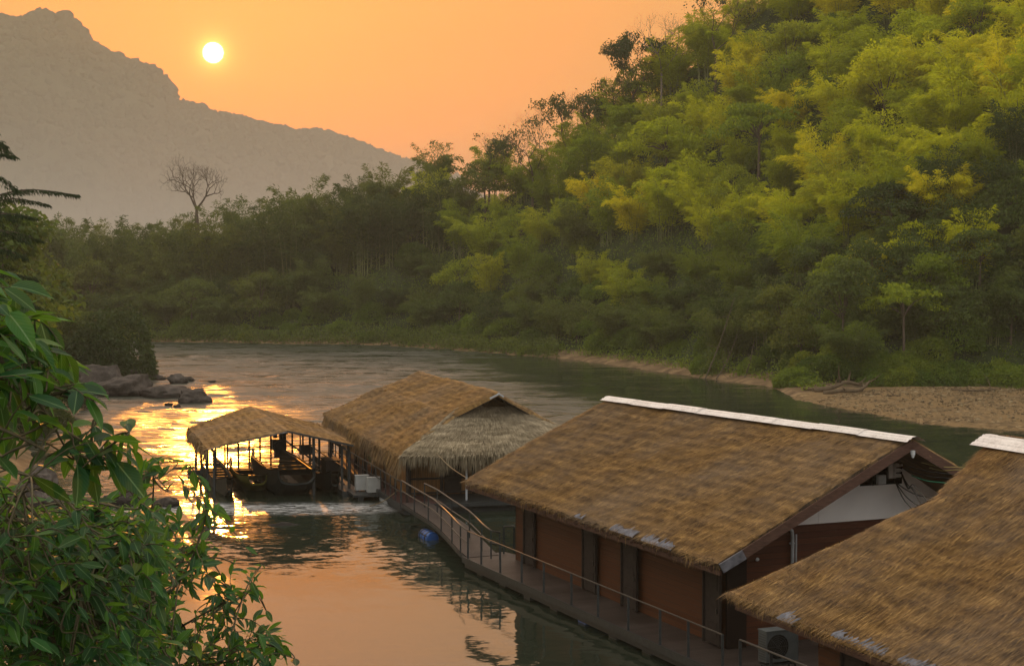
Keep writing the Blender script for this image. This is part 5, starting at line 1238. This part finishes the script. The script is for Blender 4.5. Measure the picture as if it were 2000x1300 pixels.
# loose stones on the bar
rs = np.random.RandomState(9); n = 9000; X = rs.uniform(24, 62, n); Y = rs.uniform(104, 146, n); d_, s_, p__ = seg_info(X, Y, RB)
ok = (s_ > 0) & (np.hypot((X - 44) / 19, (Y - 126) / 17) < 1); X, Y = X[ok], Y[ok]; Zg = ground(X, Y) + .10
import bmesh as _bm
bm = _bm.new(); _bm.ops.create_icosphere(bm, subdivisions=1, radius=1); iv = np.array([q.co[:] for q in bm.verts]); if_ = np.array([[q.index for q in fc.verts] for fc in bm.faces]); bm.free()
sc_ = rs.gamma(2.0, .028, len(X)) + .02; w_ = iv[None] * (sc_[:, None, None] * rs.uniform(.6, 1.3, (len(X), 1, 3))) * np.array([1, 1, .6]) + np.stack([X, Y, Zg], 1)[:, None]
m, t, out = newmat('stones'); g = N('ShaderNodeNewGeometry', t); principled(t, out, ramp(t, g.outputs['Random Per Island'], [(0, (.07, .05, .03)), (.6, (.17, .12, .06)), (1, (.30, .23, .13))]), .85, .2)
tag(mesh_obj('gravel', w_.reshape(-1, 3), (if_[None] + (np.arange(len(X)) * len(iv))[:, None, None]).reshape(-1, 3), m), 'loose stones strewn over the gravel bar', kind='stuff')
# ------------------------------------------------------------ left bank trees and bushes
def wl(px, d, dz=-.3):
    x = (px - 1000) / FPX * d; return np.array([x, d, float(ground(np.array(x), np.array(d))) + dz])
mpro = []
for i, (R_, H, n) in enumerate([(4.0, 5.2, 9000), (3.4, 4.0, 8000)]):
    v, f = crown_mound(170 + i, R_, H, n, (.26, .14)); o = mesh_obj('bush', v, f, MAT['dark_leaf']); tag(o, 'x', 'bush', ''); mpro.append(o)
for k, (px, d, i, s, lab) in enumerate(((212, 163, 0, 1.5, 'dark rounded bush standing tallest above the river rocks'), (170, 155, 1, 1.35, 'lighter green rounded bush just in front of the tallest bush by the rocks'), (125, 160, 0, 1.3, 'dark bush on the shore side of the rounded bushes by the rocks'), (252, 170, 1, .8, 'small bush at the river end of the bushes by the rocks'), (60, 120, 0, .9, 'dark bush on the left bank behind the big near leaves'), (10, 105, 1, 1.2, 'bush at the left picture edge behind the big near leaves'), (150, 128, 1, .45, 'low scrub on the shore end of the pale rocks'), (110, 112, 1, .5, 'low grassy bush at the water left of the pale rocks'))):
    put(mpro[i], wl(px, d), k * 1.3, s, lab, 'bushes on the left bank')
for k, (px, d, pr_, s, lab) in enumerate(((20, 150, dbroads[1], 1.5, 'hazy tree on the left bank behind the feathery tree'), (-40, 120, dbroads[3], 1.6, 'tall dark tree at the left picture edge, lower crown'), (70, 175, dbams[3], 1.15, 'tall bamboo on the left bank between the feathery tree and the round bushes'), (-10, 190, dbams[1], 1.2, 'tall bamboo at the left edge in front of the far bank'), (120, 200, dbams[2], .8, 'low bamboo behind the round bushes on the left bank'), (-25, 92, dbroads[4], 1.2, 'dark leafy tree at the left edge under the feathery branches'))):
    put(pr_, wl(px, d), k * 2.1, s, lab, 'trees on the left bank')

# feathery tree with long drooping sprays
fx = wl(-75, 55); ft = empty('feathery_tree', tuple(fx), 'dark tree with long feathery sprays reaching in from the left edge above the bank', 'tree')
rs = np.random.RandomState(77); b = MB(); topz = 19.0
tr = smoothpath([fx, fx + np.array([.2, 0, 5]), fx + np.array([-.1, 0, 10]), np.array([fx[0] + .3, fx[1], topz])], 16); b.tube(tr, np.linspace(.28, .05, 16), 8)
LV = []
def spray(p0, p1, leafn, sag_=.3, wleaf=.05, ll=.20, side=.35):
    mid = (p0 + p1) / 2 + Z * sag_; pts_ = smoothpath([p0, mid, p1], 16); b.tube(pts_, np.linspace(.045, .008, 16), 5, False)
    t_ = rs.uniform(.25, 1, leafn); q = np.stack([np.interp(t_ * 15, np.arange(16), pts_[:, j]) for j in range(3)], 1)
    d0 = unit(p1 - p0); off = rdir(rs, leafn) * np.array([1, 1, .35]) * (side * (1.25 - t_))[:, None] * rs.uniform(.1, 1, leafn)[:, None]
    q = q + off; q[:, 2] -= np.abs(off[:, 0]) * .3
    v, f = leafquads(q, d0 * .6 + off + rdir(rs, leafn) * .4 + np.array([0, 0, -.8]), ll * rs.uniform(.6, 1.3, leafn), wleaf, rs, .2); LV.append(v)
for (x0, y0, x1, y1, dd, nl_, sd_w) in ((-60, 400, 152, 381, 55, 650, .40), (-60, 415, 95, 400, 56, 500, .5), (-60, 330, 20, 305, 55, 380, .5), (-60, 350, 34, 372, 54, 380, .45), (-60, 450, 66, 425, 54, 420, .6), (-60, 470, 80, 470, 56, 420, .7), (-60, 500, 50, 505, 55, 500, .7), (-60, 560, 70, 545, 57, 500, .7), (-60, 600, 75, 600, 57, 600, .8), (-60, 640, 60, 630, 57, 600, .8), (-60, 290, 10, 285, 55, 300, .5)):
    spray(PD(x0, y0, dd), PD(x1, y1, dd), nl_, .35, .035, .15, side=sd_w)
for k in range(26):
    z_ = rs.uniform(7, 18.5); a = rs.uniform(0, 6.28); p0 = np.array([fx[0], fx[1], z_]); L = rs.uniform(1.2, 2.4); spray(p0, p0 + np.array([math.cos(a) * L, math.sin(a) * L, -.3]), 300, .3, .04, .16, .55)
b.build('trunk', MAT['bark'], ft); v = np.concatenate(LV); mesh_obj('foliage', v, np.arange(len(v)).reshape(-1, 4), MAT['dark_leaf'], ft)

# ------------------------------------------------------------ bare and half-bare trees on the skyline
def skytree(px, d, topy, label, seed, mat='pale_bark', spread=.55, depth=6, th=.38, r0=.22, leaves=0, gn=.25, width=None):
    p_ = wl(px, d, 0); H = CAMH + (541 - topy) / FPX * d - p_[2]; bt = bare_tree_mesh(seed, H, spread, depth, r0, th, gn); V = np.concatenate(bt.v)
    V = V * np.array([1, 1, H / V[:, 2].max()])
    if width: V = V * np.array([width / (V[:, 0].max() - V[:, 0].min()), width / (V[:, 1].max() - V[:, 1].min()), 1])
    bt.v = [V]; r = empty('bare_tree' if not leaves else 'sparse_tree', tuple(p_), label, 'tree', 'trees standing against the sky'); bt.uv = [np.zeros((len(V), 2))]
    me = mesh_data('branches', V, bt.f, MAT[mat]); o = bpy.data.objects.new('branches', me); COL.objects.link(o); o.parent = r
    if leaves:
        rs = np.random.RandomState(seed); q = V[V[:, 2] > H * .5]; q = q[rs.randint(0, len(q), leaves)] + rs.normal(size=(leaves, 3)) * .28
        ck = vnoise(q[:, 0] + seed * 9, q[:, 2], 1.6, seed) > .48; q = q[ck]
        v, f = leafquads(q, rdir(rs, len(q)) + np.array([0, 0, -.3]), .42, .24, rs, .3); o = bpy.data.objects.new('foliage', mesh_data('foliage', v, f, MAT['dark_leaf'])); COL.objects.link(o); o.parent = r
    return r
p_ = wl(385, 285, 0); Ht = CAMH + (541 - 300) / FPX * 285 - p_[2]; bt = bare_tree_mesh(201, 12.5, .95, 6, .3, .12, .14); V = np.concatenate(bt.v)
V = V * np.array([13.0 / (V[:, 0].max() - V[:, 0].min()), 13.0 / (V[:, 1].max() - V[:, 1].min()), 12.0 / V[:, 2].max()]); V[:, 2] += Ht - 12.0
r = empty('bare_tree', tuple(p_), 'lone bare tree with a wide round fan of branches rising above the far bank', 'tree')
o = bpy.data.objects.new('branches', mesh_data('branches', V, bt.f, MAT['bark'])); COL.objects.link(o); o.parent = r
b = MB(); b.tube([(0, 0, -1), (.2, 0, Ht * .3), (0, 0, Ht - 11.5)], [.55, .45, .36], 8); o = bpy.data.objects.new('trunk', mesh_data('trunk', np.concatenate(b.v), b.f, MAT['bark'])); COL.objects.link(o); o.parent = r
skytree(1290, 243, 30, 'bare pale tree high on the skyline above the sparse dark tree', 202, spread=.6, depth=5, th=.5, r0=.16)
skytree(1235, 246, 72, 'dark leafy tree sticking out of the upper skyline', 203, 'bark', .5, 5, .5, .2, leaves=5200)
skytree(1200, 248, 150, 'half-bare tree just below the dark leafy tree of the skyline', 204, 'bark', .55, 5, .5, .16, leaves=1500)
skytree(1110, 252, 175, 'spreading half-bare tree in the middle of the hill skyline', 205, 'bark', .75, 6, .45, .2, leaves=3600)
skytree(1150, 250, 185, 'leafy thin-branched tree beside the spreading half-bare tree', 206, 'bark', .6, 5, .5, .16, leaves=2600)
skytree(1040, 256, 205, 'leaning bare tree at the lower end of the half-bare trees', 207, 'bark', .8, 6, .4, .18, leaves=1200)
skytree(955, 262, 255, 'small half-bare tree on the lower skyline', 208, 'bark', .6, 5, .5, .14, leaves=1500)
skytree(1395, 236, -30, 'bare tree at the top edge where the skyline leaves the picture', 209, 'bark', .55, 5, .5, .14, leaves=1200)
# separate bamboo plumes that stand above the far bank canopy
plp = []
for i in range(3):
    v, f, cul = crown_bamboo(90 + i, 9, 13.0, 3.4, 260); v[:, :] = v
    plp.append(proto('bamboo_plume', 'x', 'bamboo', '', [('foliage', v, f, MAT['dull_leaf']), ('culm', *MBdata(cul), MAT['culm'])]))
for k, (px, d, topy) in enumerate(((590, 268, 312), (625, 270, 350), (565, 268, 350), (480, 272, 352), (520, 270, 356), (700, 262, 350), (740, 262, 338), (660, 266, 362), (830, 262, 300), (870, 260, 285), (910, 262, 282), (790, 262, 330), (440, 274, 372), (340, 278, 372), (300, 276, 392), (210, 274, 398), (250, 276, 400), (160, 272, 410), (368, 276, 388), (402, 275, 386), (418, 272, 380))):
    p_ = wl(px, d); H = CAMH + (541 - topy) / FPX * d - p_[2]
    s = min(1.6, max(.9, H / 12.5)); p_[2] = max(p_[2], p_[2] + H - 12.5 * s)
    t_ = 'tallest bamboo plume above the far bank left of the sky gap' if k == 0 else 'thin bamboo plume standing above the canopy of the far bank'
    put(plp[k % 3], p_, k * 2.4, s, t_, 'bamboo plumes above the far bank')

# ------------------------------------------------------------ big-leaved shrub close to the camera, lower left
m, t, out = newmat('glossy_leaf')
uv = N('ShaderNodeUVMap', t).outputs[0]; s_ = N('ShaderNodeSeparateXYZ', t); t.links.new(uv, s_.inputs[0]); g = N('ShaderNodeNewGeometry', t)
c = ramp(t, g.outputs['Random Per Island'], [(0, (.003, .026, .014)), (.45, (.006, .050, .018)), (.78, (.016, .09, .016)), (.93, (.07, .18, .015)), (1, (.20, .25, .025))])
mid = M(t, 'ABSOLUTE', s_.outputs[1]); mr = N('ShaderNodeMapRange', t); t.links.new(mid, mr.inputs[0]); mr.inputs[1].default_value = .02; mr.inputs[2].default_value = .09
vein = M(t, 'SINE', M(t, 'MULTIPLY', M(t, 'SUBTRACT', s_.outputs[0], M(t, 'MULTIPLY', mid, .35)), 62.0))
c = MIX(t, M(t, 'MULTIPLY', M(t, 'MULTIPLY_ADD', vein, .5, .5), .22), c, (.08, .17, .05)); c = MIX(t, mr.outputs[0], (.16, .26, .10), c)
pb = principled(t, None, c, .45, .25, vein, .25, .003)
tl = N('ShaderNodeBsdfTranslucent', t); t.links.new(MIX(t, .6, c, (.22, .45, .03)), tl.inputs[0])
mx = N('ShaderNodeMixShader', t); mx.inputs[0].default_value = .38; t.links.new(pb.outputs[0], mx.inputs[1]); t.links.new(tl.outputs[0], mx.inputs[2]); t.links.new(mx.outputs[0], out.inputs[0])
MAT['glossy_leaf'] = m; MAT['twig'] = flat('twig', (.09, .075, .04), .7, .2, .3, 10)
def leaf_template():
    n = 6; v = []; uv_ = []
    for i in range(n + 1):
        x = i / n; w = .5 * (math.sin(math.pi * min(1, x * .96 + .02) ** .85) ** .9) * (1 if x < .8 else (1 - x) / .2 * .8 + .2) if 0 < i < n else 0.0
        for sg in (-1, 0, 1):
            v.append((x, sg * w * .40, (.09 * abs(sg) * w * 2) - .22 * x * x + (.012 * math.sin(i * 2.1) * sg))); uv_.append((x, sg * w * 2))
    f = []
    for i in range(n):
        for j in (0, 1): f.append((i * 3 + j, (i + 1) * 3 + j, (i + 1) * 3 + j + 1, i * 3 + j + 1))
    return np.array(v), np.array(f), np.array(uv_)
TV, TF, TU = leaf_template()
def leaves_mesh(pos, dirs, L, rs, wid=1.0, curl=None):
    n = len(pos); d = nrm(dirs); upv = nrm(np.array([[0, 0, 1.]]) + rdir(rs, n) * .55); s = nrm(np.cross(upv, d)); up = np.cross(d, s)
    cu = rs.uniform(.0, 1.5, n)[:, None] if curl is None else curl
    tv = np.broadcast_to(TV, (n, *TV.shape)).copy(); tv[:, :, 2] = tv[:, :, 2] * cu; tv[:, :, 1] *= (wid * rs.uniform(.8, 1.2, n))[:, None]
    tw = (rs.normal(size=n) * .5)[:, None] * tv[:, :, 0]; y_ = tv[:, :, 1] * np.cos(tw) - tv[:, :, 2] * np.sin(tw) * .5; z_ = tv[:, :, 2] + tv[:, :, 1] * np.sin(tw)
    V = pos[:, None] + L[:, None, None] * (tv[:, :, :1] * d[:, None] + y_[..., None] * s[:, None] + z_[..., None] * up[:, None])
    F = (TF[None] + (np.arange(n) * len(TV))[:, None, None]).reshape(-1, 4); U = np.tile(TU, (n, 1)); return V.reshape(-1, 3), F, U
def near_shrub(name, label, root, mains, tips, seed, LL=(.11, .18), nl=(7, 11), tw=(.28, .55), droop=.55):
    """tips: (px, py, distance); every twig grows from the nearest limb"""
    rs = np.random.RandomState(seed); r = empty(name, tuple(root), label, 'shrub'); b = MB(); MP = []
    for m_ in mains:
        pts_ = smoothpath([root] + [PD(*q) for q in m_], 26); b.tube(pts_, np.linspace(.014, .004, 26), 6, False); MP.append(pts_)
    MPa = np.concatenate(MP); pos = []; dr = []; Ls = []
    for (px, py, dd) in tips:
        T = PD(px, py, dd); k = np.argmin(((MPa - T) ** 2).sum(1) + rs.uniform(0, .03, len(MPa))); B = MPa[k]
        L = rs.uniform(*tw); away = unit(T - B + rs.normal(size=3) * .05); S = T - unit(away + np.array([.25, 0, .12]) + rs.normal(size=3) * .25) * L
        pts_ = smoothpath([B, (B + S) / 2 + Z * rs.uniform(-.03, .06), S, (S + T) / 2 + Z * .03, T], 20); b.tube(pts_, np.linspace(.006, .0018, 20), 4, False)
        n = rs.randint(*nl); tg = nrm(np.gradient(pts_, axis=0))
        for j in range(n):
            t_ = 19 * (1 - .55 * (j / n) ** 1.0) ; i = int(min(18, t_)); q = pts_[i] + (pts_[i + 1] - pts_[i]) * (t_ - i); sd = rdir(rs, 1)[0]; sd = unit(np.cross(tg[i], sd))
            if j == 0: sd = sd * .2
            dvec = tg[i] * rs.uniform(.4, .9) + sd * rs.uniform(.5, .95) + np.array([0, 0, -droop * rs.uniform(.3, 1.5)]) + np.array([.25, 0, 0])
            pos.append(q); dr.append(dvec); Ls.append(rs.uniform(*LL) * (1 if rs.rand() < .8 else .6))
    v, f, u = leaves_mesh(np.array(pos), np.array(dr), np.array(Ls), rs); mesh_obj('foliage', v, f, MAT['glossy_leaf'], r, True, u); b.build('stem', MAT['twig'], r, True); return r
rs = np.random.RandomState(31)
def tipset(poly, n, dfun):
    """random tips inside a picture polygon, turned into places in the air by dfun"""
    P_ = np.array(poly, float); lo, hi = P_.min(0), P_.max(0); out_ = []
    while len(out_) < n:
        x, y = rs.uniform(lo[0], hi[0]), rs.uniform(lo[1], hi[1]); c_ = False; j = len(P_) - 1
        for i in range(len(P_)):
            if (P_[i][1] > y) != (P_[j][1] > y) and x < (P_[j][0] - P_[i][0]) * (y - P_[i][1]) / (P_[j][1] - P_[i][1]) + P_[i][0]: c_ = not c_
            j = i
        if c_: out_.append((x, y, dfun(x, y)))
    return out_
rootA = np.array([-2.9, 5.2, float(ground(np.array(-2.9), np.array(5.2)))])
tA = tipset([(-60, 570), (40, 600), (90, 660), (165, 700), (190, 745), (150, 790), (140, 830), (90, 840), (40, 850), (-60, 870)], 50, lambda x, y: rs.uniform(5.2, 6.6))
tA += [(232, 880, 5.6), (200, 858, 5.5), (250, 870, 5.8), (150, 905, 5.6), (165, 748, 5.6), (170, 778, 5.4), (20, 560, 5.4), (-10, 540, 5.6), (15, 610, 5.2), (55, 620, 5.5), (180, 900, 5.7), (225, 900, 5.6)]
near_shrub('leafy_shrub', 'shrub of large drooping glossy leaves reaching in at the left edge above the boulders', rootA,
           [[(-150, 760, 5.6), (20, 740, 5.6), (150, 770, 5.6)], [(-160, 860, 5.4), (40, 770, 5.5), (110, 830, 5.6), (230, 900, 5.7)], [(-150, 700, 5.9), (-20, 640, 5.8), (60, 660, 5.8)], [(-150, 820, 5.3), (-20, 830, 5.3), (90, 880, 5.4)]], tA, 41, (.10, .18), (5, 8), (.16, .34), .45)
rootB = np.array([-2.6, 7.6, float(ground(np.array(-2.6), np.array(7.6)))])
tB = tipset([(-80, 920), (40, 960), (130, 985), (210, 985), (300, 1000), (340, 1070), (350, 1150), (330, 1320), (-80, 1340)], 360, lambda x, y: rs.uniform(6.3, 8.6))
tB += tipset([(-80, 1000), (140, 1000), (260, 1100), (250, 1340), (-80, 1340)], 150, lambda x, y: rs.uniform(7.5, 9.5))
near_shrub('leafy_shrub', 'dense mass of dark green leaves filling the lower left corner', rootB,
           [[(-80, 1300, 7.6), (80, 1100, 7.5), (200, 1000, 7.4)], [(-80, 1340, 7.8), (120, 1240, 7.6), (300, 1180, 7.8)], [(-90, 1250, 7.0), (0, 1050, 7.0), (60, 930, 7.0)], [(-60, 1400, 8.2), (160, 1330, 8.2), (330, 1290, 8.3)], [(-60, 1380, 7.4), (100, 1180, 7.2), (250, 1060, 7.3)]], tB, 42, (.06, .13), (7, 11), (.22, .46), .18)
rootC = np.array([-2.3, 9.6, float(ground(np.array(-2.3), np.array(9.6)))])
tC = tipset([(230, 960), (330, 975), (400, 1010), (440, 1060), (470, 1120), (500, 1200), (530, 1230), (520, 1320), (250, 1340), (260, 1150)], 105, lambda x, y: rs.uniform(9.0, 10.4))
tC += [(300, 905, 9.2), (285, 925, 9.2), (315, 930, 9.3), (270, 915, 9.1), (400, 1000, 9.6), (425, 1005, 9.7), (380, 990, 9.6), (500, 1210, 9.8), (550, 1262, 9.8), (545, 1275, 9.9), (535, 1250, 9.7), (480, 1120, 9.6), (488, 1160, 9.7), (505, 1250, 9.6), (520, 1290, 9.6)]
near_shrub('leafy_shrub', 'open twiggy shrub with small pointed leaves hanging over the sun glitter', rootC,
           [[(60, 1400, 9.6), (220, 1180, 9.5), (290, 1020, 9.4), (300, 925, 9.2)], [(120, 1420, 9.8), (300, 1260, 9.8), (430, 1180, 9.7), (490, 1150, 9.7)], [(150, 1420, 9.6), (340, 1150, 9.6), (390, 1050, 9.6), (405, 990, 9.6)], [(160, 1440, 9.9), (380, 1330, 9.8), (500, 1270, 9.8), (545, 1262, 9.8)], [(100, 1420, 9.5), (280, 1150, 9.6), (400, 1090, 9.7), (460, 1100, 9.7)]], tC, 43, (.075, .14), (8, 12), (.22, .48), .15)

for q in list(COL.objects):      # recoloured models that no place used
    if q.parent is None and q.get('label') == 'x':
        for ch in list(q.children): bpy.data.objects.remove(ch)
        bpy.data.objects.remove(q)
